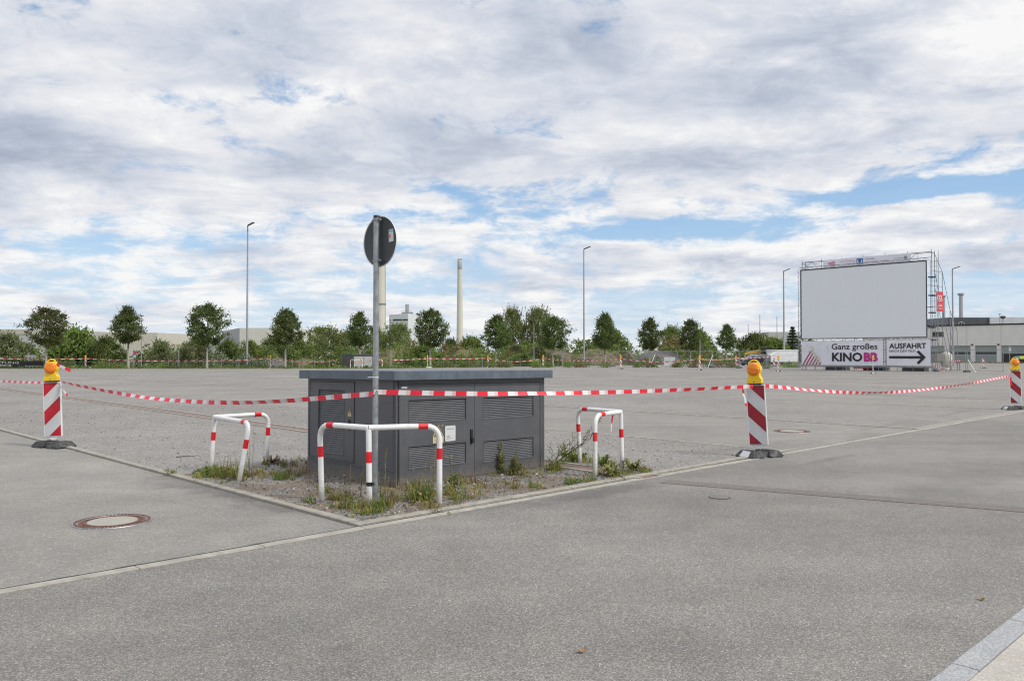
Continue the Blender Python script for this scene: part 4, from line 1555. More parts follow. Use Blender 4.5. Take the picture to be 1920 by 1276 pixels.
def child_mesh(name, me, parent, loc=(0, 0, 0), scale=None, rz=0):
    o = bpy.data.objects.new(name, me)
    COL.objects.link(o)
    o.parent = parent
    o.location = loc
    o.rotation_euler = (0, 0, rz)
    if scale:
        o.scale = scale
    return o


rt = random.Random(21)
# row of planted maples: trunk px, depth, crown left, crown right, top, crown bottom, label
ROW = [
    (87, 92, 47, 129, 577, 645, "rusty tinged round maple behind the first beacon, end tree of the row"),
    (241, 92, 206, 273, 576, 640, "maple of the row beside the small no stopping sign and thin white post"),
    (388, 92, 351, 428, 570, 645, "biggest dense maple of the row, next to the tallest street lamp"),
    (535, 94, 502, 571, 580, 645, "planted maple between the tallest street lamp and the far small cabinet"),
    (674, 96, 645, 704, 586, 646, "maple standing above the far small cabinet, partly behind the sign pole"),
    (807, 98, 776, 842, 581, 648, "planted maple between the power plant block and the slim tapered chimney"),
    (929, 103, 899, 966, 592, 650, "maple in front of the tall poplars, nearest to the slim chimney"),
    (1037, 108, 1008, 1071, 594, 652, "maple before the poplars, next to the middle street lamp"),
    (1134, 115, 1107, 1163, 588, 652, "planted maple just past the middle street lamp, over the earth mound"),
    (1218, 121, 1193, 1247, 597, 653, "planted maple whose limed trunk stands before the gravel heap"),
    (1295, 128, 1271, 1319, 600, 654, "planted maple above the white notice board of the building fence"),
    (1362, 137, 1342, 1384, 609, 652, "smallest maple at the end of the row near the dark car"),
]
crown_lib = []
for i in range(5):
    crown_lib.append(make_crown_mesh("maple_crown", M["maple"], 1.0, 2.0, ("round", "ovoid", "round", "ovoid", "ovoid")[i], 230, 48, .10, .09, 31 + i))
crown_rusty = make_crown_mesh("maple_crown", M["maple_red"], 1.0, 2.0, "round", 210, 46, .10, .09, 77)
for i, (px, Y, xl, xr, yt, yb, lab) in enumerate(ROW):
    g = gat(px, Y)
    zt, zb = P(px, yt, Y).z, P(px, yb, Y).z
    rx = (xr - xl) / 2 / FPX * Y * .93
    t = thing("maple_tree", lab, "tree", g, 0, "planted row of maples behind the car park")
    cx = ((xl + xr) / 2 - px) / FPX * Y
    me = crown_rusty if i == 0 else crown_lib[i % 5]
    child_mesh("crown", me, t, (cx, 0, zb), (rx, rx, (zt - zb) / 2.0 * .93), rt.uniform(0, 6.28))
    child_mesh("trunk", trunk_mesh("trunk", zt * .88, zb, .12 if i else .14, rx, zt - zb, 50 + i, [M["bark"], M["limed"]]), t)

# shrub and wood belt behind the row: column, half width px, top px, depth, kind
BL = {}
def bush_lib(kind, i):
    key = (kind, i)
    if key not in BL:
        mat, shape, nc, nl, cs, ls = {
            "green": ("bushl", "bush", 210, 34, .085, .085), "dark": ("bushd", "bush", 210, 34, .085, .085),
            "bright": ("brightl", "bush", 190, 32, .09, .08), "silver": ("silver", "bush", 210, 34, .08, .075),
            "brown": ("brownl", "bush", 180, 32, .09, .085), "tall": ("tall", "tall", 330, 36, .07, .058),
            "tallgreen": ("bushl", "tall", 300, 36, .08, .065),
        }[kind]
        BL[key] = make_crown_mesh(kind + "_crown", M[mat], 1.0, 1.0, shape, nc, nl, cs, ls, 200 + i * 17 + len(kind) * 5)
    return BL[key]


def plant(name, label, cat, px, hw, yt, Y, kind, group, i, stem=True, ybase=None):
    g = gat(px, Y)
    if ybase is not None:
        g.z = P(px, ybase, Y).z
    zt = P(px, yt, Y).z
    rx = hw / FPX * Y
    t = thing(name, label, cat, g, 0, group)
    child_mesh("crown", bush_lib(kind, i % 2), t, (0, 0, -.1 if kind not in ("tall", "tallgreen") else (zt - g.z) * .06), (rx * .95, rx * rt.uniform(.8, 1.0), (zt - g.z) * .88), rt.uniform(0, 6.28))
    if stem:
        child_mesh("trunk", trunk_mesh("trunk", (zt - g.z) * .7, (zt - g.z) * .15, .10 + (zt - g.z) * .012, rx * .7, zt, 300 + i, [M["bark"]], False, 6), t)
    return t


SHRUBS = [
    (18, 44, 622, 99, "silver", "grey green pointed shrub at the picture edge above the black banner"),
    (140, 52, 611, 103, "green", "broad dark green bush right behind the rusty maple"),
    (198, 34, 627, 102, "dark", "dark round bush between the first two maples"),
    (303, 32, 635, 101, "silver", "silvery willow bush beside the thin white post"),
    (368, 36, 633, 103, "silver", "silvery willow bush behind the biggest maple"),
    (428, 30, 636, 106, "dark", "dark green bush in front of the tall white hall"),
    (472, 24, 637, 110, "green", "green bush behind the tallest street lamp"),
    (512, 30, 629, 125, "dark", "dark tree crown behind the planted maple past the tallest lamp"),
    (562, 30, 634, 130, "bright", "yellow green bush beyond the maple past the tallest lamp"),
    (795, 42, 645, 108, "green", "green bush under the maple by the power plant block"),
    (846, 26, 632, 140, "dark", "dark shrub just beside the foot of the slim chimney"),
    (884, 34, 629, 145, "green", "green tree top between the slim chimney and the next maple"),
    (968, 26, 644, 125, "silver", "pale silvery shrub below the tall poplars"),
    (1010, 24, 645, 128, "silver", "small silvery shrub between two maples below the poplars"),
    (976, 30, 661, 112, "green", "low green bush beside the slim lamp post under the poplars"),
    (1040, 19, 664, 113, "dark", "low dark bush at the foot of the maple beside the poplars"),
    (1150, 40, 618, 165, "green", "rounded green tree behind the maple past the middle lamp"),
    (1258, 28, 613, 185, "tallgreen", "light green tree top between the two maples above the gravel heap"),
    (1262, 36, 633, 160, "brown", "brownish shrub mass behind the white notice board"),
    (1312, 22, 620, 185, "tallgreen", "green tree top just past the maple over the notice board"),
    (1412, 34, 622, 170, "dark", "dark tree behind the roof of the parked car"),
    (1450, 34, 631, 168, "green", "green bush behind the white trailer"),
]
for i, (px, hw, yt, Y, kind, lab) in enumerate(SHRUBS):
    plant("shrub", lab, "shrub", px, hw, yt, Y, kind, "shrubs and bushes beyond the car park", i, True)

TALLS = [
    (610, 44, 612, 175, "tall", "broad dark tree group behind the far small cabinet"),
    (655, 34, 622, 180, "tall", "lower broad tree behind the maple over the far cabinet"),
    (745, 36, 606, 165, "tall", "rounded tree standing in front of the power plant block"),
    (704, 22, 616, 172, "tall", "tree at the foot of the thick chimney"),
    (962, 27, 577, 190, "tall", "tall bright poplar, the nearer to the slim chimney"),
    (1008, 33, 579, 192, "tall", "tallest poplar, nearest to the middle street lamp"),
]
for i, (px, hw, yt, Y, kind, lab) in enumerate(TALLS):
    plant("tall_tree", lab, "tree", px, hw, yt, Y, kind, "tall trees far behind the car park", 60 + i)

# the spruce beside the screen
sp = thing("spruce_tree", "dark pointed spruce beside the projection screen", "tree", gat(1486, 165))
r = random.Random(5)
mb = MB()
H_ = P(1486, 610, 165).z
for i in range(1500):
    h = r.random() ** .8
    a = r.choice([j * 2 * PI / 9 for j in range(9)]) + int(h * 13) * .37 + r.gauss(0, .12)
    w = (1 - h) * 2.7 + .12
    q = r.random() ** .6
    leaf_quads(mb, Vector((math.cos(a) * w * q, math.sin(a) * w * q, (int(h * 13) + .5) / 13 * H_ * .98 - q * w * .18)), 4, .10, .32, r, 0, .8)
mb.build("crown", M["spruce"], sp)
child_mesh("trunk", trunk_mesh("trunk", H_ * .95, 1.5, .22, 1.0, H_, 9, [M["bark"]], False, 4), sp)

# everything between: one low uncountable belt
r = random.Random(8)
belt = MB()
cols = ["bushl", "bushd", "brightl", "silver", "brownl"]
def fill(px0, px1, yt0, yt1, Y0, Y1, n, kinds, leaf=.26):
    for _ in range(n):
        px = r.uniform(px0, px1)
        Y = r.uniform(Y0, Y1)
        zt = P(px, r.uniform(yt0, yt1), Y).z
        g = gat(px, Y)
        k = cols.index(r.choice(kinds))
        w = max(.7, zt * r.uniform(.3, .55))
        nn = int(22 + 20 * w)
        for p, d, q in crown_points(r, nn, w, max(.5, zt), "bush", r.random() * 50):
            leaf_quads(belt, g + p, 10, .19, leaf, r, k, .5, d * q)


fill(-120, 250, 640, 660, 99, 108, 26, ["bushl", "bushd", "bushd"])
fill(70, 230, 632, 650, 104, 110, 10, ["bushl", "bushd"])
fill(250, 520, 640, 668, 100, 116, 26, ["silver", "bushl", "bushd", "bushd"])
fill(400, 720, 638, 662, 118, 150, 26, ["bushl", "bushd", "brightl"])
fill(700, 960, 640, 662, 118, 150, 20, ["bushl", "bushd", "brownl"])
fill(940, 1120, 638, 650, 150, 180, 20, ["bushl", "bushd", "bushl"], .32)
fill(1080, 1520, 630, 645, 165, 200, 34, ["bushl", "bushd", "bushl"], .34)
fill(1150, 1500, 648, 662, 140, 158, 26, ["bushl", "bushd", "brownl", "brightl"], .3)
fill(-120, 1500, 676, 684, 97.5, 99.5, 60, ["brightl", "bushl", "silver", "brownl"], .16)
fill(1060, 1400, 666, 678, 124, 138, 50, ["brightl", "bushl", "bushl"], .2)
fill(760, 1060, 664, 678, 108, 120, 40, ["brightl", "bushl", "brownl"], .2)
ob = belt.build("undergrowth", [M[c] for c in cols])
tag(ob, "dense mixed green undergrowth filling the land behind the row of maples", "undergrowth", kind="stuff")

# whitish blossoming bramble bank by the tall lamp
mb = MB()
for i in range(70):
    px = 395 + 110 * i / 70
    Y = r.uniform(97.5, 100)
    g = gat(px, Y)
    zt = P(px, 671 + 8 * math.sin(i * .21 + 2) + r.uniform(-2, 3), Y).z
    for p, d, q in crown_points(r, 16, .7, max(.4, zt), "bush", i):
        leaf_quads(mb, g + p, 9, .14, .13, r, 0, .5, d)
tag(mb.build("bramble_bank", M["blossom"]), "low pale blossoming bramble bank at the foot of the tallest street lamp", "shrub")


# ------------------------------------------------------------------ weeds round the cabinet
def rosette(mb, c, R_, n, r, k=0, lift=.6):
    for i in range(n):
        a = 2 * PI * i / n + r.uniform(-.4, .4)
        l = R_ * r.uniform(.6, 1.15)
        w = l * r.uniform(.16, .26)
        d = Vector((math.cos(a), math.sin(a), 0))
        s = Vector((-d.y, d.x, 0))
        h = l * r.uniform(.25, lift + .25)
        p0, p1, p2 = c + Vector((0, 0, .005)), c + d * l * .55 + Vector((0, 0, h * .75)), c + d * l + Vector((0, 0, h * .62))
        mb.add([p0 - s * w * .15, p0 + s * w * .15, p1 + s * w * .5, p1 - s * w * .5, p2], [(0, 1, 2, 3), (3, 2, 4)], k)


def tuft(mb, c, R_, n, hmin, hmax, r, k=0, w=.008):
    for _ in range(n):
        a = r.uniform(0, 2 * PI)
        q = R_ * math.sqrt(r.random())
        p = c + Vector((math.cos(a) * q, math.sin(a) * q, 0))
        h = r.uniform(hmin, hmax)
        b = r.uniform(0, 2 * PI)
        d = Vector((math.cos(b), math.sin(b), 0)) * h * r.uniform(.1, .75)
        s = Vector((-d.y, d.x, 0)).normalized() * w * r.uniform(.6, 1.4)
        mb.add([p - s * .5, p + s * .5, p + d * .4 + s * .4 + Vector((0, 0, h * .62)), p + d * .4 - s * .4 + Vector((0, 0, h * .62)), p + d + Vector((0, 0, h))], [(0, 1, 2, 3), (3, 2, 4)], k)


def herb(mb, c, R_, h, n, r, k=0, ls=.03):
    """bushy little plant: many small leaves on short stems"""
    for _ in range(n):
        a = r.uniform(0, 2 * PI)
        q = R_ * r.random() ** .7
        t = r.random() ** .8
        p = c + Vector((math.cos(a) * q, math.sin(a) * q, h * t * (1 - .5 * q / R_)))
        leaf_quads(mb, p, 1, .006, ls, r, k, .4)


def stalk(mb, c, h, r, k_stem, k_leaf, leaves=14, lean=.12, ls=.03, flower=None, nfl=0):
    a = r.uniform(0, 2 * PI)
    d = Vector((math.cos(a), math.sin(a), 0)) * lean * h
    pts = [c + d * t * t + Vector((r.gauss(0, .004), r.gauss(0, .004), h * t)) for t in (0, .25, .5, .75, 1)]
    mb.tube(pts, [.0035, .003, .0026, .002, .0014], 4, k_stem)
    for i in range(leaves):
        t = r.uniform(.08, .97)
        p = c + d * t * t + Vector((0, 0, h * t))
        b = r.uniform(0, 2 * PI)
        e = Vector((math.cos(b), math.sin(b), r.uniform(.2, .9))).normalized()
        l = ls * (1.4 - t) * r.uniform(.7, 1.5)
        s = e.cross(Vector((0, 0, 1))).normalized() * l * .16
        mb.add([p, p + e * l * .5 + s, p + e * l, p + e * l * .5 - s], [(0, 1, 2, 3)], k_leaf)
    for i in range(nfl):
        p = pts[-1] + Vector((r.gauss(0, .022), r.gauss(0, .022), r.uniform(-.05, .02)))
        mb.tube([pts[-2], p], .0012, 3, k_stem)
        for j in range(9):
            b = 2 * PI * j / 9
            e = Vector((math.cos(b), math.sin(b), .35)) * .013
            s = Vector((-math.sin(b), math.cos(b), 0)) * .005
            mb.add([p, p + e * .6 + s, p + e, p + e * .6 - s], [(0, 1, 2, 3)], flower)


r = random.Random(77)
WM = [M["weed"], M["weedb"], M["weedd"], M["straw"], M["flower"], M["twig"], M["brightl"]]
wb = MB()
BZ = .009
def gp(px, py):
    return G(px, py, BZ)


# ground-hugging mats read off the photograph: px, py, radius px, kinds
for (px, py, hw, hh, n, ks) in [
    (400, 890, 34, 10, 60, (0, 0, 6, 1)), (440, 896, 40, 8, 80, (0, 2, 1, 6)), (480, 890, 30, 10, 55, (0, 1, 3)),
    (545, 872, 30, 10, 60, (0, 1, 6, 3)), (535, 893, 26, 8, 55, (6, 0, 1)), (510, 868, 22, 6, 30, (2, 1)),
    (590, 905, 22, 8, 34, (1, 1, 3)), (610, 922, 20, 8, 36, (1, 0, 3)), (640, 935, 30, 10, 70, (1, 1, 2, 0)),
    (655, 950, 36, 8, 70, (0, 6, 1)), (690, 958, 36, 8, 80, (6, 0, 0, 1)), (715, 948, 26, 12, 70, (6, 0, 2)),
    (735, 936, 24, 10, 50, (0, 1, 3)), (785, 934, 34, 14, 110, (0, 2, 2, 1)), (765, 915, 34, 8, 60, (3, 1, 0)),
    (815, 955, 22, 8, 30, (0, 1, 3)), (842, 925, 22, 12, 50, (0, 1, 2)), (860, 936, 20, 8, 34, (1, 0, 6)), (890, 930, 22, 6, 22, (0, 3, 6)),
    (580, 940, 12, 5, 14, (0, 6)), (905, 915, 36, 10, 36, (3, 1, 0)), (870, 905, 30, 8, 36, (3, 1, 0)),
    (955, 905, 20, 6, 18, (3, 0, 1)), (962, 915, 14, 3, 16, (0, 3)), (1010, 915, 16, 4, 18, (6, 0)), (1066, 906, 12, 4, 26, (6,)),
    (980, 890, 50, 8, 50, (2, 0, 1)), (1035, 880, 14, 8, 34, (2, 0)), (1085, 903, 14, 5, 16, (6, 0)), (1108, 902, 10, 4, 18, (6, 0)),
    (1075, 862, 20, 8, 50, (6, 0, 0)), (1110, 866, 22, 6, 40, (0, 6, 3)), (1140, 874, 20, 8, 40, (0, 6, 1)), (1160, 890, 18, 8, 40, (0, 6)),
    (1188, 880, 18, 8, 40, (0, 6)), (1212, 887, 12, 3, 14, (2, 0)), (1120, 888, 26, 6, 26, (1, 0, 3)), (318, 889, 8, 3, 12, (0, 2)),
    (625, 905, 30, 5, 20, (1, 3)), (560, 888, 20, 5, 20, (1, 3, 0)), (930, 885, 24, 6, 30, (1, 2, 3)),
]:
    for _ in range(int(n * .5)):
        c = gp(px + r.gauss(0, hw * .5), py + r.gauss(0, hh * .5))
        k = r.choice(ks)
        t = r.random()
        if k in (1, 3):
            if t < .6:
                herb(wb, c, r.uniform(.03, .07), r.uniform(.02, .06), 14, r, k, .02)
            else:
                tuft(wb, c, .04, 8, .04, .13, r, k, .006)
        elif t < .45:
            tuft(wb, c, .04, 11, .03, .11, r, k, .007)
        elif t < .75:
            herb(wb, c, r.uniform(.03, .07), r.uniform(.03, .09), 16, r, k, .026)
        else:
            rosette(wb, c, r.uniform(.04, .09), 9, r, k)
tag(wb.build("weeds", WM), "patchy mat of green and rusty weeds on the gravel round the cabinet", "weeds", kind="stuff")

# plants that stand out
def weed(label, px, py, fn, name="weed_plant"):
    mb = MB()
    fn(mb, Vector((0, 0, 0)))
    o = mb.build(name, WM)
    o.location = gp(px, py)
    return tag(o, label, "weed", "single weeds round the cabinet")


def multi(n, R_, h0, h1, lv, ls, ks=5, kl=2, fl=0):
    def f(mb, c):
        for _ in range(n):
            a = r.uniform(0, 6.28)
            q = R_ * math.sqrt(r.random())
            stalk(mb, c + Vector((math.cos(a) * q, math.sin(a) * q, 0)), r.uniform(h0, h1), r, ks, kl, lv, .14, ls, 4, fl)
    return f


weed("tall thin weed with yellow flowers in front of the warning triangle", 812, 938, lambda mb, c: [stalk(mb, c, .80, r, 0, 0, 10, .10, .05, 4, 3), stalk(mb, c + Vector((-.05, .02, 0)), .55, r, 0, 0, 16, .08, .04), stalk(mb, c + Vector((-.12, .0, 0)), .47, r, 3, 0, 14, .05, .035)], "flowering_weed")
weed("yellow flowered weed in front of the lower louvre beside the guard", 846, 922, lambda mb, c: [stalk(mb, c, .42, r, 5, 2, 16, .05, .05, 4, 4), stalk(mb, c + Vector((.05, .03, 0)), .33, r, 5, 2, 14, .1, .05, 4, 1), stalk(mb, c + Vector((.12, -.01, 0)), .36, r, 3, 0, 10, .3, .03)], "flowering_weed")
weed("single yellow flower on a thin stem inside the front guard", 645, 935, lambda mb, c: [stalk(mb, c, .29, r, 5, 2, 8, .02, .03, 4, 1), stalk(mb, c + Vector((.02, 0, 0)), .36, r, 5, 1, 8, .05, .02)], "flowering_weed")
weed("tall green stalks right beside the sign pole", 722, 945, lambda mb, c: [stalk(mb, c + Vector((0, 0, 0)), .60, r, 0, 0, 34, .06, .045), stalk(mb, c + Vector((-.05, .03, 0)), .36, r, 0, 2, 26, .08, .04), stalk(mb, c + Vector((.03, -.03, 0)), .30, r, 3, 0, 20, .12, .035)])
weed("dry stalks between the front guard and the corner of the cabinet", 668, 930, multi(4, .08, .25, .45, 10, .025, 3, 1))
weed("dense grassy clump with tall stems in front of the cabinet door", 790, 938, lambda mb, c: [tuft(mb, c, .15, 80, .10, .30, r, 2, .010), tuft(mb, c, .13, 40, .08, .24, r, 0, .009), herb(mb, c, .18, .22, 120, r, 0, .035), [stalk(mb, c + Vector((x, .02, 0)), h, r, 3, 0, 18, .1, .03) for x, h in ((-.09, .42), (.02, .50), (.10, .36))]])
weed("leafy dark weed behind the guard end at the cabinet door", 852, 915, lambda mb, c: [herb(mb, c, .12, .22, 110, r, 2, .04), multi(4, .08, .15, .32, 18, .05, 5, 2)(mb, c)])
weed("bright grass tuft at the foot of the middle guard post", 708, 955, lambda mb, c: [tuft(mb, c, .08, 70, .06, .16, r, 6, .008), tuft(mb, c + Vector((-.07, 0, 0)), .07, 40, .06, .18, r, 3, .007)])
weed("upright leafy weed before the second cabinet door", 942, 887, multi(3, .03, .22, .44, 40, .07, 0, 0))
weed("broad leafy weed at the foot of the second cabinet door", 967, 890, lambda mb, c: [herb(mb, c, .09, .30, 120, r, 2, .05), multi(4, .07, .2, .36, 26, .06, 0, 2)(mb, c)])
weed("low leafy weeds at the far corner of the cabinet", 1040, 882, lambda mb, c: [herb(mb, c, .12, .14, 70, r, 2, .04), tuft(mb, c, .1, 60, .08, .2, r, 0, .010)])
weed("large leaved yellow green plant at the back post of the upright guard", 1075, 864, lambda mb, c: [herb(mb, c, .20, .20, 110, r, 6, .065), rosette(mb, c, .22, 18, r, 0, .8), stalk(mb, c + Vector((.22, 0, 0)), .22, r, 5, 0, 10, .1, .05, 4, 3)])
weed("spiky rosette weed between the posts of the upright guard", 1146, 892, lambda mb, c: [rosette(mb, c, .19, 34, r, 2, 1.1), rosette(mb, c, .15, 26, r, 0, .9)])
weed("spiky rosette weed at the outer post of the upright guard", 1186, 882, lambda mb, c: [rosette(mb, c, .20, 34, r, 2, 1.0), rosette(mb, c, .15, 24, r, 0, .8), herb(mb, c + Vector((.16, 0, 0)), .1, .07, 50, r, 0, .04)])
weed("grassy rosette in the gutter behind the upright guard", 1130, 874, lambda mb, c: [rosette(mb, c, .18, 30, r, 6, 1.2), rosette(mb, c + Vector((.12, -.03, 0)), .13, 20, r, 0, .9)])
weed("flat weed alone on the kerb side of the upright guard", 1212, 886, lambda mb, c: [rosette(mb, c, .12, 18, r, 2, .3), rosette(mb, c + Vector((.17, .12, 0)), .07, 9, r, 0, .3)])
weed("tall stalk among the weeds of the leaning guard", 472, 884, multi(3, .05, .35, .62, 12, .03, 3, 0))
weed("bushy weed at the foot of the leaning guard", 432, 893, lambda mb, c: [herb(mb, c, .24, .15, 180, r, 0, .045), tuft(mb, c, .22, 90, .08, .22, r, 2, .010), multi(7, .18, .18, .36, 14, .04, 0, 0)(mb, c)])
weed("spreading weed beside the corner post of the leaning guard", 398, 888, lambda mb, c: [herb(mb, c, .26, .10, 200, r, 6, .05), rosette(mb, c, .22, 24, r, 0, .5), tuft(mb, c, .2, 90, .06, .16, r, 2, .009)])
weed("small green plant growing in the joint of the side kerb", 318, 890, lambda mb, c: [rosette(mb, c, .11, 14, r, 2, .6)])
weed("bright cushion of grass before the single door of the cabinet", 526, 898, lambda mb, c: [tuft(mb, c, .1, 130, .05, .12, r, 6, .008)])
weed("brownish dock by the back post of the leaning guard", 512, 868, lambda mb, c: [rosette(mb, c, .17, 22, r, 1, .8), rosette(mb, c, .16, 16, r, 2, .7)])

# the dry branching twig plant at the end of the cabinet
dp = thing("dry_twig_plant", "dry dark branching twig plant leaning from the cabinet towards the upright guard", "weed", gp(1026, 878))
mt, ml = MB(), MB()
rr = random.Random(3)
s = G(1026, 878).y / FPX
def twig(p, d, l, rad_, depth):
    n = 5
    pts = [p]
    for i in range(n):
        d = (d + Vector((rr.gauss(0, .10), rr.gauss(0, .10), rr.gauss(0, .08)))).normalized()
        p = p + d * l / n
        pts.append(p)
        if depth and rr.random() < .85:
            e = (d + Vector((rr.uniform(-.7, .7), rr.uniform(-.7, .7), rr.uniform(-.1, .8)))).normalized()
            twig(p, e, l * rr.uniform(.28, .5), rad_ * .6, depth - 1)
        if rr.random() < .8:
            e = (d + Vector((rr.uniform(-1, 1), rr.uniform(-1, 1), rr.uniform(-.9, .4)))).normalized()
            q = e.orthogonal().normalized() * .006
            ml.add([p, p + e * .02 + q, p + e * .05, p + e * .02 - q], [(0, 1, 2, 3)], 0)
    mt.tube(pts, [rad_ * (1 - .7 * i / n) for i in range(n + 1)], 4)
twig(Vector((0, 0, 0)), Vector((.74, -.1, .60)), .74, .0075, 2)
twig(Vector((.02, .02, 0)), Vector((.35, .1, .9)), .24, .004, 1)
twig(Vector((.0, -.03, 0)), Vector((.35, -.2, .6)), .42, .005, 2)
twig(Vector((.05, .0, 0)), Vector((.9, .2, .45)), .36, .004, 1)
mt.build("stem", M["twig"], dp)
ml.build("leaves", M["weedd"], dp)

# loose stones on the gravel
r = random.Random(15)
sb = MB()
def stone(c, s, k=0):
    n = 5
    lo, hi = [], []
    a0 = r.uniform(0, 6)
    for i in range(n):
        a = a0 + 2 * PI * i / n
        q = s * r.uniform(.7, 1.2)
        lo.append(c + Vector((math.cos(a) * q, math.sin(a) * q * .8, -.002)))
        hi.append(c + Vector((math.cos(a) * q * .6, math.sin(a) * q * .5, s * r.uniform(.5, 1.0))))
    sb.hexa(lo, hi)
for _ in range(3000):
    u, v = r.uniform(.16, 4.15), r.uniform(.16, 1.5)
    if r.random() < .25:
        u, v = r.uniform(.16, 1.5), r.uniform(.2, 4.4)
    dens = 1.0 if (v > .75 or u < 1.4) else .5
    if r.random() < dens:
        p = L(u, v, BZ)
        stone(p, r.choice((.006, .007, .009, .011, .014, .020)) * r.uniform(.7, 1.1))
for _ in range(1500):      # chips lying about the bays
    u, v = r.uniform(.2, 8.2), r.uniform(.2, 20)
    p = L(u, v, .005)
    stone(p, r.choice((.010, .013, .017)) * r.uniform(.7, 1.1))
tag(sb.build("loose_stones", M["stone"]), "loose pale stones and chippings scattered over the gravel", "stones", kind="stuff")

# odds and ends lying on the asphalt
for i, (px, py, lab) in enumerate(((1083, 1225, "single dry brown leaf lying on the near asphalt"), (1846, 1127, "small yellowish leaf on the road near the granite kerb"))):
    mb = MB()
    n = 8
    up, lo_ = [], []
    for j in range(n + 1):
        t = j / n
        w_ = .014 * math.sin(PI * min(1, t * 1.02)) ** .7 + .001
        z = .006 + .012 * (t - .5) ** 2 * 4
        up.append((t * .055, w_, z + .008)); lo_.append((t * .055, -w_, z + .004))
    mid = [((a[0] + b_[0]) / 2, 0, (a[2] + b_[2]) / 2 - .006) for a, b_ in zip(up, lo_)]
    k_ = n + 1
    mb.add(up + mid + lo_, [(j, j + 1, k_ + j + 1, k_ + j) for j in range(n)] + [(k_ + j, k_ + j + 1, 2 * k_ + j + 1, 2 * k_ + j) for j in range(n)])
    o = mb.build("fallen_leaf", pm("dry_leaf", ((.30, .17, .08), (.36, .25, .08))[i], .8))
    o.location = G(px, py); o.rotation_euler = (0, 0, .6 + i)
    tag(o, lab, "leaf")
mb = MB()
a, b_ = G(330, 858), G(367, 856)
mb.tube([a + Vector((0, 0, .012)), a.lerp(b_, .5) + Vector((0, .03, .02)), b_ + Vector((0, 0, .012))], [.007, .006, .003], 6)
tag(mb.build("fallen_twig", M["twig"]), "thin dark twig lying on the gravel beside the leaning guard", "twig")


# ------------------------------------------------------------------ open-air screen
SO = Vector((29.76, 84.0, 0))
SX = -V.copy()                     # along the screen, towards the right
SN = -U.copy()                     # out of the picture side, towards the viewers
SA = math.atan2(SX.y, SX.x)


def son(px, py):
    """(s, z) on the screen plane"""
    d = (px - 960.0) / FPX
    s = (d * SO.y - SO.x) / (SX.x - d * SX.y)
    Y = SO.y + s * SX.y
    return s, P(px, py, Y).z


# local frame of everything on the screen: x along it, y away behind it, z up
def placed(o):
    o.location = SO
    o.rotation_euler = (0, 0, SA)
    return o


S0, S1 = son(1502.4, 600)[0], son(1738.6, 600)[0]
Z0, Z1 = 3.24, 10.22
scr = placed(thing("projection_screen", "huge blank pale grey cinema screen in a black edged frame on scaffolding", "cinema screen"))
mb = MB()
mb.box(S0 + .06, -.02, Z0 + .002, S1 - .06, .02, Z1 - .015)
mb.build("screen_sheet", M["screen"], scr)
mb = MB()
for (a, b, c, d) in ((S0 - .01, Z0 - .06, S0 + .05, Z1 + .06), (S1 - .05, Z0 - .06, S1 + .01, Z1 + .06), (S0 + .05, Z1 - .01, S1 - .05, Z1 + .06), (S0 + .05, Z0 - .06, S1 - .05, Z0 - .005)):
    mb.box(a, -.05, b, c, .06, d)
mb.build("screen_frame", M["black"], scr)
mb = MB()
zz = Z0 - .12
for z in (Z1 + .10, Z1 + .32, Z0 - .10, Z0 - .30):
    mb.tube([(S0 - .2, .12, z), (S1 + .2, .12, z)], .024, 6)
n = 26
for zb, zt in ((Z1 + .10, Z1 + .32), (Z0 - .30, Z0 - .10)):
    for i in range(n):
        a = S0 + (S1 - S0) * i / n
        b = S0 + (S1 - S0) * (i + 1) / n
        mb.tube([(a, .12, zb if i % 2 else zt), (b, .12, zt if i % 2 else zb)], .016, 5)
for z in (.55, 1.4):
    pass
for x in (S0 - .12, S0 - .36):
    mb.tube([(x, .12, .1), (x, .12, Z1 + .1)], .024, 6)
for i in range(34):
    z0, z1 = .3 + i * .29, .3 + (i + 1) * .29
    mb.tube([(S0 - .12 if i % 2 else S0 - .36, .12, z0), (S0 - .36 if i % 2 else S0 - .12, .12, z1)], .014, 5)
mb.build("lattice_truss", M["galvd"], scr)

scf = placed(thing("scaffold", "steel tube scaffold with raking rear bays carrying the cinema screen", "scaffold"))
TUBE = .030
def tub(name, pts, r_=TUBE, mat="galvd"):
    m_ = MB()
    m_.tube(pts, r_, 6)
    return m_.build(name, M[mat], scf)


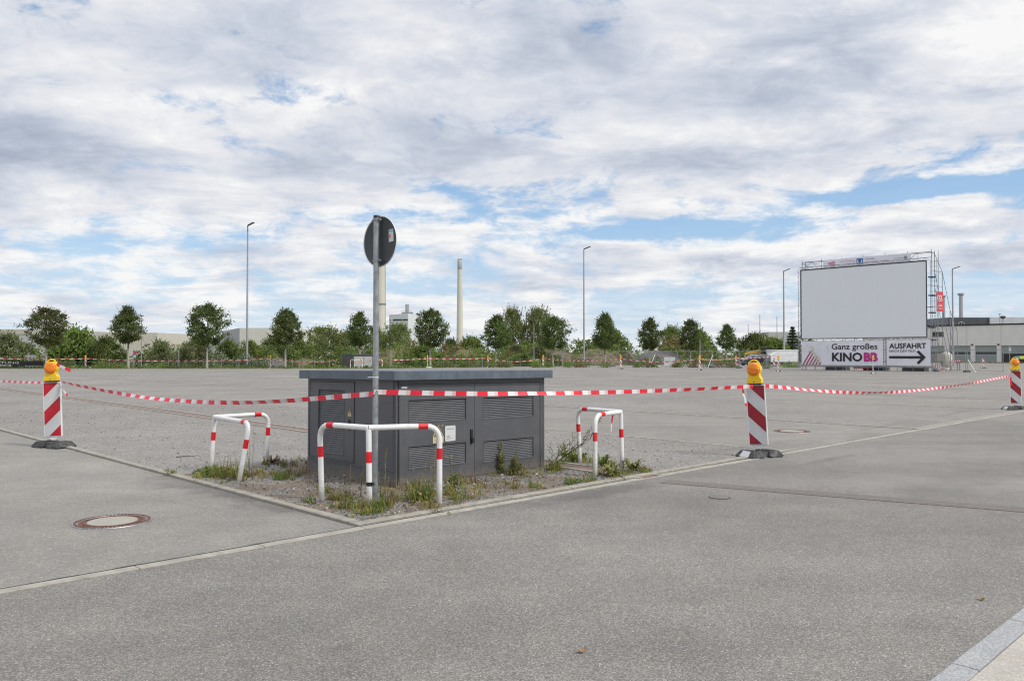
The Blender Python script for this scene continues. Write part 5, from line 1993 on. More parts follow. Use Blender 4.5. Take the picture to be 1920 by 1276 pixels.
bays = [S0 - .1, S0 + 4.1, S0 + 8.3, S1 + .28]
tops = [(.5, 11.15), (1.25, 11.25), (3.3, 9.45), (5.4, 5.85), (7.4, 3.9)]
for bi, x in enumerate(bays):
    last = bi == len(bays) - 1
    for j, (y, zt) in enumerate(tops):
        tub("standard", [(x, y, .06), (x, y, zt)])
        bp = MB()
        bp.box(x - .12, y - .12, .0, x + .12, y + .12, .03)
        bp.tube([(x, y, .03), (x, y, .3)], .02, 6)
        bp.build("base_jack", M["galvd"], scf)
    zlev = [.35, 2.0, 4.0, 6.0, 8.0, 9.4, 11.0]
    for z in zlev:
        ys = [y for y, zt in tops if zt >= z - .05]
        if len(ys) > 1:
            tub("ledger", [(x, ys[0], z), (x, ys[-1], z)], .024)
    for (ya, za), (yb, zb) in zip(tops[1:], tops[2:]):
        tub("diagonal_brace", [(x, ya, min(za, 11.0)), (x, yb, zb)], .024)
        tub("diagonal_brace", [(x, ya, max(.4, zb - 2.0)), (x, yb, .4)] if not last else [(x, ya, zb - .1), (x, yb, max(.4, zb - 3.8))], .024)
    if last:
        for (ya, za, yb, zb) in ((1.25, 7.9, 3.3, 3.9), (3.3, 5.8, 5.4, 2.0), (1.25, 3.9, 3.3, .4), (3.3, 3.8, 5.4, .4), (5.4, 3.8, 7.4, .4)):
            tub("diagonal_brace", [(x, ya, za), (x, yb, zb)], .022)
for y, zs in ((.5, (.35, 2.0, 4.0, 6.0, 8.0, 10.6, 11.1)), (1.25, (.35, 2.0, 6.0, 11.1))):
    for z in zs:
        tub("ledger", [(bays[0], y, z), (bays[-1], y, z)], .024)
# ladder tower beside the screen with its small decks
for x in (S1 + .28, S1 + .85):
    for y in (.12, .5):
        tub("ladder_rail", [(x, y, .1), (x, y, 10.4 if y < .3 else 11.2)], .022)
k = 0
z = .5
while z < 10.3:
    tub("ladder_rung", [(S1 + .28, .12, z), (S1 + .85, .12, z)], .016)
    z += .46
for z in (2.9, 4.05, 5.4, 7.0, 8.7):
    m_ = MB()
    m_.box(S1 + .06, .16, z, S1 + .52, .9, z + .10)
    m_.build("deck", M["black"], scf)
# handrail over the screen
ns = 7
for i in range(ns):
    x = S0 - .1 + (S1 + .28 - S0 + .1) * i / (ns - 1)
    tub("handrail_post", [(x, .45, Z1 + .15), (x, .45, 11.35)], .022)
tub("handrail", [(S0 - .1, .44, 11.12), (S1 + .3, .44, 11.12)], .022)
tub("handrail", [(S0 - .1, .44, 10.85), (S0 + 1.8, .44, 10.85)], .02)
for a, b in ((S0 + .05, S0 + .75), (S0 + 1.6, S0 + .7), (S1 - 1.8, S1 - 1.25), (S1 - .9, S1 - 1.2)):
    tub("diagonal_brace", [(a, .43, Z1 + .2), (b + .3, .43, 11.1)], .018)
# foot zone below the banners: joists, weights
for x in [S0 + .4 + i * 1.05 for i in range(12)]:
    tub("foot_strut", [(x, .1, .02), (x, .1, .45)], .022)
m_ = MB()
m_.box(S0 - .1, .05, .42, S1 + .6, .14, .52)
m_.build("bottom_beam", M["galvd"], scf)
for x in (S0 + 2.1, S0 + 5.9, S0 + 9.6):
    m_ = MB()
    m_.box(x, 1.0, .0, x + 2.0, 2.2, .38)
    m_.build("ballast_block", M["rubber"], scf, bevel=.02)
m_ = MB()
m_.box(S0 + 5.2, .4, .22, S0 + 7.0, .7, .36)
m_.build("red_pallet_bar", M["printred"], scf)

bplace = lambda d: (lambda s, z: (s, d, z))


def banner(name, label, x0, x1, z0, z1, depth=-.035, mat="banner"):
    root = placed(thing(name, label, "banner"))
    mb = MB()
    nx, nz = 18, 6
    r = random.Random(int(x0 * 10))
    pts = []
    for j in range(nz + 1):
        for i in range(nx + 1):
            w_ = .010 * math.sin(i * 1.3 + j * .4) * (0 if j in (0, nz) else 1)
            pts.append((x0 + (x1 - x0) * i / nx, depth + .014 + w_, z0 + (z1 - z0) * j / nz))
    fs = [(j * (nx + 1) + i, j * (nx + 1) + i + 1, (j + 1) * (nx + 1) + i + 1, (j + 1) * (nx + 1) + i) for j in range(nz) for i in range(nx)]
    mb.add(pts, fs)
    mb.build("sheet", M[mat], root)
    return root


def box_px(x0, y0, x1, y1):
    """box on the screen plane from picture corners (bottom-left x0,y1 to top-right x1,y0)"""
    a, zb = son(x0, y1)
    b, zt = son(x1, y0)
    return (a, zb, b, zt)


bz0, bz1 = .52, 2.93
DB = -.06
kb_ = banner("cinema_banner", "white cinema banner with striped popcorn print and black and pink letters", son(1503, 660)[0], son(1655.5, 660)[0], bz0, bz1)
mb = MB()
pl = bplace(DB)
g_box = box_px(1559.6, 643.0, 1645.6, 657.0)
text_fit(mb, "Ganz großes", (g_box[0], 1.92, g_box[2], 2.66), pl, 0, .010)
a = son(1560.3, 670)[0]; b = son(1617, 670)[0]; c = son(1619.8, 670)[0]; d = son(1646, 670)[0]
text_fit(mb, "KINO", (a, .90, b, 1.78), pl, 0, .030)
text_fit(mb, "BB", (c, .90, d, 1.78), pl, 1, .055)
mb.build("lettering", [M["ink"], M["magenta"]], kb_)
mb = MB()
r = random.Random(6)
sx0 = son(1503, 660)[0]
for i in range(6):      # striped bag
    x = sx0 + .10 + i * .34
    w_ = .13
    h = 1.35 * (1 - i / 6.2)
    mb.poly([(x, DB, bz0 + .03), (x + w_, DB, bz0 + .03), (x + w_ + h * .62, DB, bz0 + .03 + h), (x + w_ * .3 + h * .60, DB, bz0 + .05 + h)], 0)
mb.build("bag_stripe_pattern", M["printred"], kb_)
mb = MB()
for i in range(150):     # heaped and flying popcorn
    if i < 105:
        t = r.random()
        x = sx0 + .95 + t * .95 + r.gauss(0, .12)
        z = bz0 + 1.55 - abs(t - .15) * 1.15 + r.gauss(0, .10) - r.random() * .28
        k = r.choice((1, 1, 2))
    else:
        x = sx0 + .25 + r.random() * 2.6
        z = bz0 + 1.3 + r.random() * 1.0
        k = 2
    if z < bz0 + .05 or z > bz1 - .05:
        continue
    s = r.uniform(.03, .06)
    mb.poly([(x + s * math.cos(q) * r.uniform(.6, 1.2), DB - .0006 * (i % 7 + 1), z + s * math.sin(q) * r.uniform(.6, 1.2)) for q in [rad(t_) for t_ in range(0, 360, 60)]], k)
mb.build("popcorn_pattern", [M["printred"], M["beige"], pm("print_sand", (.60, .57, .49), .6)], kb_)

eb = banner("exit_banner", "white exit banner reading Ausfahrt with a large black arrow", son(1662.5, 660)[0], son(1745, 660)[0], bz0 + .06, bz1 + .02)
mb = MB()
a, b = son(1667.5, 650)[0], son(1737, 650)[0]
text_fit(mb, "AUSFAHRT", (a, 2.14, b, 2.66), pl, 0, .022)
text_fit(mb, "NACH DEM FILM", (a, 1.81, son(1716.4, 650)[0], 2.03), pl, 0, .0)
x0, x1, zc = a, son(1736, 670)[0], 1.33
hw = .115
mb.poly([pl(x0, zc - hw), pl(x1 - .22, zc - hw), pl(x1 - .22, zc + hw), pl(x0, zc + hw)], 0)
for s_ in (-1, 1):
    p0, p1 = (x1, zc), (x1 - .64, zc + s_ * .62)
    mb.poly([(p0[0], DB - .001, p0[1]), (p0[0] - .32, DB - .001, p0[1]), (p1[0] - .16, DB - .001, p1[1] - s_ * .12), (p1[0] + .02, DB - .001, p1[1] + s_ * .03)], 0)
mb.build("lettering", M["ink"], eb)
mb = MB()
xa, xb = son(1656.5, 660)[0], son(1661.5, 660)[0]
for x in (xa, xb):
    mb.tube([(x, .04, .1), (x, .04, 3.1)], .025, 6)
for i in range(10):
    mb.tube([(xa, .04, .4 + i * .29), (xb, .04, .4 + i * .29)], .018, 5)
placed(tag(mb.build("ladder", M["galvd"]), "metal ladder in the gap between the two white banners", "ladder"))

tz0, tz1 = 10.36, 11.12
sb_ = banner("sponsor_banner", "long narrow sponsor banner along the rail above the screen", son(1541, 490)[0], son(1706, 480)[0], tz0, tz1, .40)
mb = MB()
pt = bplace(.385)
q = lambda px: son(px, 490)[0]
def rect(x0, z0, x1, z1, k, dz=0):
    mb.poly([(x0, .385 - dz, z0), (x1, .385 - dz, z0), (x1, .385 - dz, z1), (x0, .385 - dz, z1)], k)
rect(q(1604), 10.50, q(1616), 11.02, 0)
c_ = (q(1604) + q(1616)) / 2
w_ = (q(1616) - q(1604))
for s_ in (-1, 1):
    mb.poly([(c_ + s_ * w_ * .06, .383, 10.60), (c_ + s_ * w_ * .38, .383, 10.60), (c_ + s_ * w_ * .38, .383, 10.92), (c_ + s_ * w_ * .24, .383, 10.92), (c_ + s_ * w_ * .24, .383, 10.76)], 3)
text_fit(mb, "Vereinigte", (q(1620), 10.84, q(1638), 10.98), pt, 0)
text_fit(mb, "Volksbank eG - Leonberg", (q(1620), 10.56, q(1665), 10.72), pt, 1)
text_fit(mb, "Gute Unterhaltung", (q(1572), 10.78, q(1601), 10.94), pt, 1)
text_fit(mb, "wünscht", (q(1586), 10.54, q(1601), 10.68), pt, 1)
mb.poly([(q(1549), .385, 10.82), (q(1563), .385, 10.98), (q(1563), .385, 10.52), (q(1557), .385, 10.50)], 1)
text_fit(mb, "Kino", (q(1557), 10.62, q(1563), 10.80), bplace(.382), 3)
text_fit(mb, "Landkreis Böblingen", (q(1674), 10.70, q(1694), 10.80), pt, 2)
rect(q(1694), 10.62, q(1699), 10.90, 2)
mb.build("lettering", [M["blueprint"], M["pinkprint"], M["inkgrey"], M["paper"]], sb_)

# red flag on the raking scaffold
bk = MB()
rbn = placed(thing("red_banner", "small red hanging banner with white letters on the raking scaffold bay", "banner"))
xb_ = S1 + .22
yb0, yb1 = 2.05, 4.2
zf = lambda py: P(1762, py, 77).z
zt_, zb_ = zf(547), zf(584)
# hangs between the second and third standard, facing the viewers
p0 = gat(1756.5, 76.2); p1 = gat(1769, 77.1)
o0 = Matrix.Rotation(-SA, 3, "Z") @ (p0 - SO)
o1 = Matrix.Rotation(-SA, 3, "Z") @ (p1 - SO)
dv = (o1 - o0)
nv = Vector((dv.y, -dv.x, 0)).normalized()
pr_ = lambda s, z, d=0.0: o0 + dv * s + Vector((0, 0, z)) + nv * d
mb = MB()
mb.hexa([pr_(0, zb_), pr_(1, zb_), pr_(1, zb_, .012), pr_(0, zb_, .012)], [pr_(0, zt_), pr_(1, zt_), pr_(1, zt_, .012), pr_(0, zt_, .012)])
mb.build("sheet", M["redbanner"], rbn)
mb = MB()
fl = lambda s, z: pr_(s, z, .018)
text_fit(mb, "KICK", (.10, zt_ - .80, .90, zt_ - .32), fl, 0, .04)
for z_, a_, b_ in ((.92, .12, .88), (1.25, .2, .8), (1.40, .12, .88), (1.62, .12, .88)):
    mb.poly([fl(a_, zt_ - z_), fl(b_, zt_ - z_), fl(b_, zt_ - z_ + .06), fl(a_, zt_ - z_ + .06)])
mb.build("lettering", M["paper"], rbn)


# ------------------------------------------------------------------ industrial hall on the right
HO = Vector((84.8, 164.0, 0))
hall = thing("industrial_hall", "low beige industrial hall with a row of green grey roller gates", "building", HO, SA)
def hon(px, py):
    d = (px - 960.0) / FPX
    s = (d * HO.y - HO.x) / (SX.x - d * SX.y)
    return s, P(px, py, HO.y + s * SX.y).z
HW = cladding("hall_cladding", (.68, .665, .63), 6.0, .88)
gates = [(1705, 1735), (1742, 1771), (1780, 1819.6), (1828.5, 1868.7), (1877.6, 1925), (1935, 1990)]
gs = [(hon(a, 660)[0], hon(b, 660)[0]) for a, b in gates]
GH = hon(1850, 647.5)[1]
HZ = hon(1850, 609.5)[1]
wx0, wx1 = hon(1748, 626)[0], hon(1770, 626)[0]
wz0, wz1 = hon(1760, 631.5)[1], hon(1760, 622)[1]
mb = MB()
holed_panel(mb, lambda x, z, d: (x, d, z), -14, -.3, 60, HZ, [(a, .02, b, GH) for a, b in gs] + [(wx0, wz0, wx1, wz1)], 0, .35)
mb.poly([(-14, 0, -.3), (-14, 40, -.3), (-14, 40, HZ), (-14, 0, HZ)])
mb.poly([(60, 0, -.3), (60, 40, -.3), (60, 40, HZ), (60, 0, HZ)])
mb.poly([(-14, 40, -.3), (60, 40, -.3), (60, 40, HZ), (-14, 40, HZ)])
mb.build("wall", HW, hall)
mb = MB()
mb.box(-14.15, -.15, HZ + .002, 60.15, 40.1, HZ + .26)
mb.build("roof", M["black"], hall)
gm_ = cladding("gate_slats", (.26, .29, .275), .55, .72, vertical=False)
for i, (a, b) in enumerate(gs):
    mb = MB()
    opened = i == 4
    zb = GH * .52 if opened else .04
    mb.box(a + .02, .18, zb, b - .02, .26, GH - .02)
    gt = mb.build("roller_gate", gm_, hall)
    if not opened:
        w = MB()
        w.box(a + .06, .165, GH * .50, b - .06, .178, GH * .62)
        w.build("window_strip", M["cabdark"], gt)
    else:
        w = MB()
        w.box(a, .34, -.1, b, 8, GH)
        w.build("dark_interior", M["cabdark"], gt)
mb = MB()
mb.box(wx0 + .02, .12, wz0 + .02, wx1 - .02, .2, wz1 - .02)
wn_ = mb.build("window", M["cabdark"], hall)
mb = MB()
for i in range(5):
    x = wx0 + (wx1 - wx0) * i / 4
    mb.box(x - .06, .06, wz0, x + .06, .119, wz1)
mb.build("frame", M["galvd"], wn_)
for a, b in gs[2:5]:
    mb = MB()
    mb.box(b + .12, -.14, GH + .05, b + .5, -.002, GH + .32)
    mb.build("wall_lamp", M["signback"], hall)

# set back upper storey with its emblem
UY = 195.0
up = thing("roof_storey", "dark set back upper block with a round emblem above the beige hall", "building", gat(1774, UY), 0)
x_ = lambda px: (px - 1774) / FPX * UY
zu0, zu1 = 5.5, P(1800, 595, UY).z
dark = cladding("dark_cladding", (.075, .078, .085), 2.2, 1.25, vertical=True)
lite = cladding("light_cladding", (.50, .51, .53), 2.6, .75)
mb = MB(); mb.box(x_(1778), 0, 0, x_(1854.5), 14, zu1); mb.build("dark_wall", dark, up)
mb = MB(); mb.box(x_(1855), -.3, 0, x_(2000), 14, zu1 + .05); mb.build("light_wall", lite, up)
mb = MB(); mb.hexa([(x_(1720), 8, 0), (x_(1777.8), 0, 0), (x_(1777.8), 14, 0), (x_(1720), 14, 0)], [(x_(1720), 8, zu1 - .5), (x_(1777.8), 0, zu1), (x_(1777.8), 14, zu1), (x_(1720), 14, zu1 - .5)]); mb.build("side_wall", cladding("side_cladding", (.22, .235, .26), 3.0, .8), up)
mb = MB()
ex, ez = x_(1802.5), P(1802, 609, UY).z
Rr = 6.2 / FPX * UY
ang = [rad(a) for a in range(0, 361, 12)]
for a, b in zip(ang, ang[1:]):
    q = [(ex + k_ * math.cos(t), -.06, ez + k_ * math.sin(t)) for k_, t in ((Rr, a), (Rr, b), (Rr * .86, b), (Rr * .86, a))]
    mb.prism(q, (0, -.06, 0))
for t in (90, 210, 330):
    t = rad(t)
    d = Vector((math.cos(t), 0, math.sin(t))); n_ = Vector((-d.z, 0, d.x))
    c_ = Vector((ex, -.06, ez))
    mb.prism([c_ - n_ * Rr * .13, c_ + n_ * Rr * .13, c_ + d * Rr * .86], (0, -.06, 0))
mb.build("emblem", M["refl"], up)

def stack(label, px, w0, w1, ytop, Y, mat, cap=False, rings=(), name="chimney", dark_top=False):
    g = gat(px, Y)
    t = thing(name, label, "chimney", g)
    zt = P(px, ytop, Y).z
    mb = MB()
    r0, r1 = w0 / 2 / FPX * Y, w1 / 2 / FPX * Y
    mb.lathe([(r0, -1), (r0, 0), ((r0 + r1) / 2, zt * .5), (r1, zt), (r1 * .8, zt), (r1 * .78, zt - r1)], 32)
    mb.build("shaft", mat, t, smooth=40)
    if cap:
        mb = MB()
        mb.lathe([(r1 * 1.02, zt - r1 * 1.5), (r1 * 1.75, zt - r1 * 1.0), (r1 * 1.75, zt - r1 * .25), (r1 * 1.1, zt + r1 * .05), (r1 * .9, zt + r1 * .05)], 24)
        mb.build("collar", mat, t, smooth=40)
    for f in rings:
        mb = MB()
        rr = r0 + (r1 - r0) * f
        mb.lathe([(rr * 1.0, zt * f - .3), (rr * 1.12, zt * f - .3), (rr * 1.12, zt * f + .3), (rr * 1.0, zt * f + .3)], 24)
        mb.build("platform_ring", M["galvd"], t)
    if dark_top:
        mb = MB()
        for a in range(0, 360, 60):
            d = Vector((math.cos(rad(a)), math.sin(rad(a)), 0))
            mb.tube([d * r1 * .75 + Vector((0, 0, zt - r1 * .3)), d * r1 * .75 + Vector((0, 0, zt + r1 * .5))], r1 * .22, 8)
        mb.build("flue_pipe", M["galvd"], t)
        mb = MB()
        mb.lathe([(r1 * 1.01, zt - r1 * 4.2), (r1 * 1.07, zt - r1 * 4.1), (r1 * 1.07, zt - r1 * .6), (r1 * 1.01, zt - r1 * .5)], 32)
        mb.build("top_sleeve", pm("sleeve_grey", (.42, .42, .42), .7), t, smooth=40)
    return t


conc = pm("chimney_concrete", (.62, .595, .51), .85, var=.06, scale=.15, dirt=(.52, .50, .43), dirt_amt=.4)
ch1 = stack("thick cream concrete chimney half hidden by the round sign and its pole", 713.5, 19.5, 17.5, 432, 430, conc, rings=(.42,))
mb = MB()
Rl = 9.0 / FPX * 430
mb.tube([(Rl * 1.0, -Rl * .35, 0), (Rl * .93, -Rl * .3, 66)], .22, 6)
mb.build("ladder_duct", M["galvd"], ch1)
stack("slim tapering cream chimney rising beside the planted maples", 862, 13.0, 8.6, 487.5, 620, conc, dark_top=True)
steel = pm("stack_steel", (.42, .42, .43), .45, metal=.5, var=.08)
stack("steel flue with a wide collar on the hall roof", 1802.5, 7.6, 6.6, 549, 215, steel, cap=True, name="flue")
stack("thin steel flue behind the red banner on the scaffold", 1770, 5.4, 5.0, 553, 215, steel, cap=True, name="flue")

# power plant block
PY = 560.0
pw = thing("power_plant_block", "pale grey power plant block with a short stack on its roof", "building", gat(765, PY))
xw = lambda px: (px - 765) / FPX * PY
pc = cladding("plant_cladding", (.66, .68, .71), 9, .97)
zt = P(765, 587, PY).z
mb = MB(); mb.hexa([(xw(727), 6, 0), (xw(765), 0, 0), (xw(800), 26, 0), (xw(764), 40, 0)], [(xw(727), 6, zt - .8), (xw(765), 0, zt), (xw(800), 26, zt - 1.5), (xw(764), 40, zt - 2)])
mb.build("wall", pc, pw)
mb = MB()
A_, B_ = Vector((xw(727), 6, 0)), Vector((xw(765), 0, 0))
nn_ = Vector((-.15, -1, 0)).normalized() * .15
zb0 = P(760, 600.5, PY).z
for t0, t1, h in ((.20, .98, 1.0), (.02, .08, .8)):
    a, b = A_.lerp(B_, t0) + nn_, A_.lerp(B_, t1) + nn_
    mb.poly([a + Vector((0, 0, zb0)), b + Vector((0, 0, zb0)), b + Vector((0, 0, zb0 + h)), a + Vector((0, 0, zb0 + h))])
mb.build("window_band", M["cabdark"], pw)
mb = MB(); mb.lathe([(1.35, zt - 2), (1.35, P(765, 568, PY).z), (1.1, P(765, 568, PY).z)], 20, (xw(758.5), 14, 0)); mb.build("roof_stack", steel, pw, smooth=40)
mb = MB()
mb.box(xw(749), 10, zt - 1, xw(769), 18, zt + 1.2)
for i in range(9):
    x = xw(748) + i * .95
    mb.tube([(x, 9.5, zt + 1), (x, 9.5, zt + 2.4)], .08, 4)
mb.tube([(xw(748), 9.5, zt + 2.4), (xw(769), 9.5, zt + 2.4)], .08, 4)
mb.build("roof_platform", M["galvd"], pw)
mb = MB(); mb.box(xw(775), 14, zt - 1.8, xw(783), 20, zt + .5); mb.build("roof_unit", M["signback"], pw)

# long pale halls behind the trees
def hall_box(name, label, px0, px1, ytop, Y, depth, mat, skew=0.0, parapet=None):
    t = thing(name, label, "building", gat(px0, Y))
    w = (px1 - px0) / FPX * Y
    zt = P(px0, ytop, Y).z
    mb = MB()
    mb.hexa([(0, 0, -.5), (w, skew, -.5), (w + 4, skew + depth, -.5), (0, depth, -.5)], [(0, 0, zt), (w, skew, zt), (w + 4, skew + depth, zt), (0, depth, zt)])
    mb.build("wall", mat, t)
    if parapet:
        mb = MB()
        mb.hexa([(-.1, -.15, zt - parapet), (w + .1, skew - .15, zt - parapet), (w + .1, skew - .02, zt - parapet), (-.1, -.02, zt - parapet)],
                [(-.1, -.15, zt + .1), (w + .1, skew - .15, zt + .1), (w + .1, skew - .02, zt + .1), (-.1, -.02, zt + .1)])
        mb.build("parapet", cladding("pale_parapet", (.50, .47, .41), 8, .95), t)
    return t


hb = cladding("warehouse_cladding", (.46, .46, .45), 5, .93)
hb2 = cladding("warehouse_cream", (.56, .53, .46), 7, .94)
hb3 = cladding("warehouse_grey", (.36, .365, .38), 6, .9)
hall_box("warehouse", "long pale hall behind the pointed shrub at the left picture edge", -160, 96, 617.5, 280, 40, hb, parapet=1.6)
hall_box("warehouse", "cream hall block behind the second maple and the thin white post", 176, 295, 623.5, 290, 30, hb2)
hall_box("warehouse", "low grey hall with a saw edged roof line behind the willow bushes", 296.5, 420, 632.5, 310, 25, hb3, skew=3)
wt = hall_box("warehouse", "tall white hall corner behind the tallest street lamp", 449, 545, 614.5, 300, 40, cladding("warehouse_white", (.62, .60, .545), 4.2, .95))
mb = MB()
w0 = -14.5
zt = P(449, 614.5, 300).z
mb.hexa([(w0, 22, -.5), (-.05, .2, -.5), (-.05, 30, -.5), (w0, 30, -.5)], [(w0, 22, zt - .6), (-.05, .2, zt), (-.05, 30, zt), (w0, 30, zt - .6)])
mb.build("shaded_wall", hb3, wt)  # white hall's shaded side: its shade is put into the greyer cladding colour
mb = MB()
for i in range(6):
    mb.box(-9.0, 12.2, zt - 1.6 - i * 1.0, -7.0, 12.4, zt - 1.35 - i * 1.0)
mb.build("wall_louvres", M["galvd"], wt)
hall_box("far_block", "distant white block with a roof unit seen between lamp posts beside the spruce", 1441, 1500, 622, 330, 25, hb, parapet=None)


# ------------------------------------------------------------------ street lamps
def lamp(label, px, ytop, ybase, Y=None, r0=.11, head=1, thick=1.0, group="tall street lamps"):
    g = G(px, ybase) if Y is None else gat(px, Y)
    H = P(px, ytop, g.y).z
    t = thing("street_lamp", label, "street lamp", g, 0, group)
    mb = MB()
    mb.lathe([(r0 * 1.1, -.1), (r0, 0), (r0, 1.2), (r0 * .92, 1.25), (r0 * .5, H)], 14)
    mb.build("mast", M["mast"], t, smooth=40)
    mb = MB()
    if head:
        d = Vector((.82, -.45, .30))
        p0 = Vector((0, 0, H - .05))
        sdv = Vector((.45, .82, 0)).normalized() * .19
        up_ = Vector((0, 0, .09))
        e = p0 + d * 1.05
        mb.hexa([p0 - sdv * .5, p0 + d * .3 - sdv, e - sdv, e + sdv, p0 + d * .3 + sdv, p0 + sdv * .5], [v + up_ for v in (p0 - sdv * .5, p0 + d * .3 - sdv, e - sdv, e + sdv, p0 + d * .3 + sdv, p0 + sdv * .5)])
        mb.build("lamp_head", M["signback"], t, bevel=.02)
        m2 = MB()
        q0, q1 = p0 + d * .36 - Vector((0, 0, .004)), p0 + d * 1.0 - Vector((0, 0, .004))
        m2.poly([q0 - sdv * .85, q1 - sdv * .85, q1 + sdv * .85, q0 + sdv * .85])
        m2.build("lens_panel", M["refl"], t)
    else:
        mb.box(-.12, -.25, H - .02, .12, .3, H + .08)
        mb.build("lamp_head", M["signback"], t, bevel=.02)
    m3 = MB()
    m3.box(-.05, -r0 * 1.05, .6, .05, -r0 * .9, 1.0)
    m3.build("hatch", M["galvd"], t)
    return t


lamp("tallest street lamp at the left, at the blossoming bramble bank", 463, 423, 689, r0=.145)
lamp("street lamp in the middle past the poplars", 1095, 467, 685.5, r0=.14)
lamp("street lamp just before the projection screen, behind the trailer", 1470, 508, 0, Y=128, r0=.17)
lamp("street lamp behind the raking scaffold in front of the hall", 1787, 504, 0, Y=112, r0=.15)
for px, yt, Y, lab in ((1425, 591, 230, "distant lamp post over the dark tree behind the car"), (1457, 595, 240, "distant lamp post before the far white block"), (1403, 609, 250, "farthest lamp post, a thin line left of the dark tree behind the car"), (1313, 607, 210, "distant lamp post beside the maple over the notice board")):
    lamp(lab, px, yt, 0, Y=Y, r0=.16, head=0, group="far thin lamp posts")
lamp("slim lamp post in front of the poplars", 1001, 606, 0, Y=103, r0=.055, head=0, group="slim posts on the verge")
lamp("thin white post beside the second maple", 265, 592, 0, Y=95.5, r0=.06, head=0, group="slim posts on the verge")
lamp("short lamp post rising behind the striped beacon at the notice board", 1312.5, 634, 0, Y=100, r0=.07, head=0, group="slim posts on the verge")
lamp("small lamp on the hall roof edge beside a floodlight", 1875, 589, 0, Y=170, r0=.08, head=0, group="far thin lamp posts")
fl_ = thing("roof_floodlight", "round grey floodlight on the hall roof", "floodlight", gat(1881, 180))
mb = MB(); zf_ = P(1881, 594, 180).z
mb.lathe([(0, zf_ - .45), (.4, zf_ - .3), (.62, zf_ + .1), (.3, zf_ + .35), (0, zf_ + .4)], 16); mb.build("lamp_shade", M["galvd"], fl_, smooth=60)
mb = MB(); mb.tube([(0, 0, 4), (0, 0, zf_)], .06, 6); mb.build("stem", M["galvd"], fl_)

# plain posts on the verge and low wire fence posts
for i, (px, yt, Y, lab) in enumerate(((335, 657, 95.5, "square grey post in front of the silvery willows"), (733, 658, 97, "square grey post beyond the far small cabinet"), (1055, 656, 108, "square grey post beside the maple next to the poplars"), (808, 655, 98.5, "white post beside a beacon near the bush under the maple"))):
    mb = MB()
    z = P(px, yt, Y).z
    mb.box(-.07, -.07, -.1, .07, .07, z)
    o = mb.build("grey_post", M["mast"], None, bevel=.01)
    o.location = gat(px, Y)
    tag(o, lab, "post", "plain posts on the verge")
fence = thing("wire_fence", "low wire fence with short grey posts along the verge behind the maples", "fence", (0, 0, 0))
fp = [gat(p, 95.8) for p in (60, 108, 160, 205, 250, 316, 349, 381, 415, 448, 482, 516, 548, 561, 590, 618)] + [gat(p, 98.0 + (p - 640) * .012) for p in (640, 675, 754, 779, 831, 855, 880, 905)] + [gat(p, 104 + (p - 950) * .06) for p in (951, 975, 1023, 1046, 1075, 1110, 1140)]
for p in fp:
    mb = MB()
    mb.tube([(p.x, p.y, -.1), (p.x, p.y, 1.05)], .045, 6)
    mb.build("post", M["galv"], fence)
mb = MB()
for z in (.35, .68, 1.0):
    mb.tube([(p.x, p.y, z) for p in fp], .007, 3)
mb.build("wire", M["galvd"], fence)

# no stopping sign on its post
ns_ = thing("no_stopping_sign", "small round red and blue no stopping sign on a thin post beside the second maple", "traffic sign", gat(253, 94.6))
mb = MB(); mb.tube([(0, 0, -.1), (0, 0, 2.05)], .032, 8); mb.build("post", M["galv"], ns_)
A_ = Matrix(((1, 0, 0), (0, 0, -1), (0, 1, 0)))
mb = MB(); zc = P(253, 661.5, 94.6).z
A_ = Matrix.Rotation(rad(40), 3, "Z") @ A_
mb.lathe([(.21, 0), (.21, .02), (.155, .022), (0, .022)], 28, (0, -.04, zc), axis=A_, ks=[0, 0, 1])
for s_ in (-1, 1):
    d = A_ @ Vector((math.cos(rad(45)), s_ * math.sin(rad(45)), 0)); n_ = A_ @ Vector((-s_ * math.sin(rad(45)), math.cos(rad(45)), 0))
    c_ = Vector((0, -.04, zc)) + A_ @ Vector((0, 0, .026 + .002 * s_))
    mb.poly([c_ - d * .16 - n_ * .022, c_ + d * .16 - n_ * .022, c_ + d * .16 + n_ * .022, c_ - d * .16 + n_ * .022], 0)
mb.build("sign_disc", [M["red"], pm("sign_blue", (.03, .10, .42), .4)], ns_, smooth=40)
mb = MB(); mb.box(-.16, -.05, zc - .48, .16, -.03, zc - .24); mb.build("extra_plate", M["paper"], ns_)


# ------------------------------------------------------------------ far beacons, tapes
far = [
    (160.5, 690, 87, 0, "edge-on white beacon with a yellow lamp before the broad bush beside the rusty maple"),
    (507.5, 690, 84.5, 0, "edge-on white beacon with a yellow lamp beside the tallest street lamp"),
    (801.5, 689.5, 88.5, 0, "edge-on white beacon with a yellow lamp beneath the maple by the power plant"),
    (915.5, 688.5, 62, 1, "tilted white beacon with a red lamp beside the bush under the maple near the chimney"),
    (1018.5, 688, 40, 0, "striped beacon with an amber lamp between the poplar maples"),
    (1164, 691.5, 42, 1, "striped beacon with a red lamp before the earth mound"),
    (1312, 694, 48, 0, "striped beacon with an amber lamp before the lone fence strut past the notice board"),
    (1380.5, 687.5, 25, 1, "striped beacon with a red lamp in front of the dark car bonnet"),
    (1451.5, 686.5, 12, 2, "striped beacon board without lamp in front of the trailer drawbar"),
    (1459.5, 696, 55, 0, "narrow turned beacon with an amber lamp in front of the trailer"),
    (1637, 700.5, 62, 0, "narrow turned beacon with an amber lamp before the pink banner letters"),
    (1843.5, 690, 12, 2, "striped beacon board without lamp in front of the hall gate pier"),
]
tops_ = {}
protos = {}
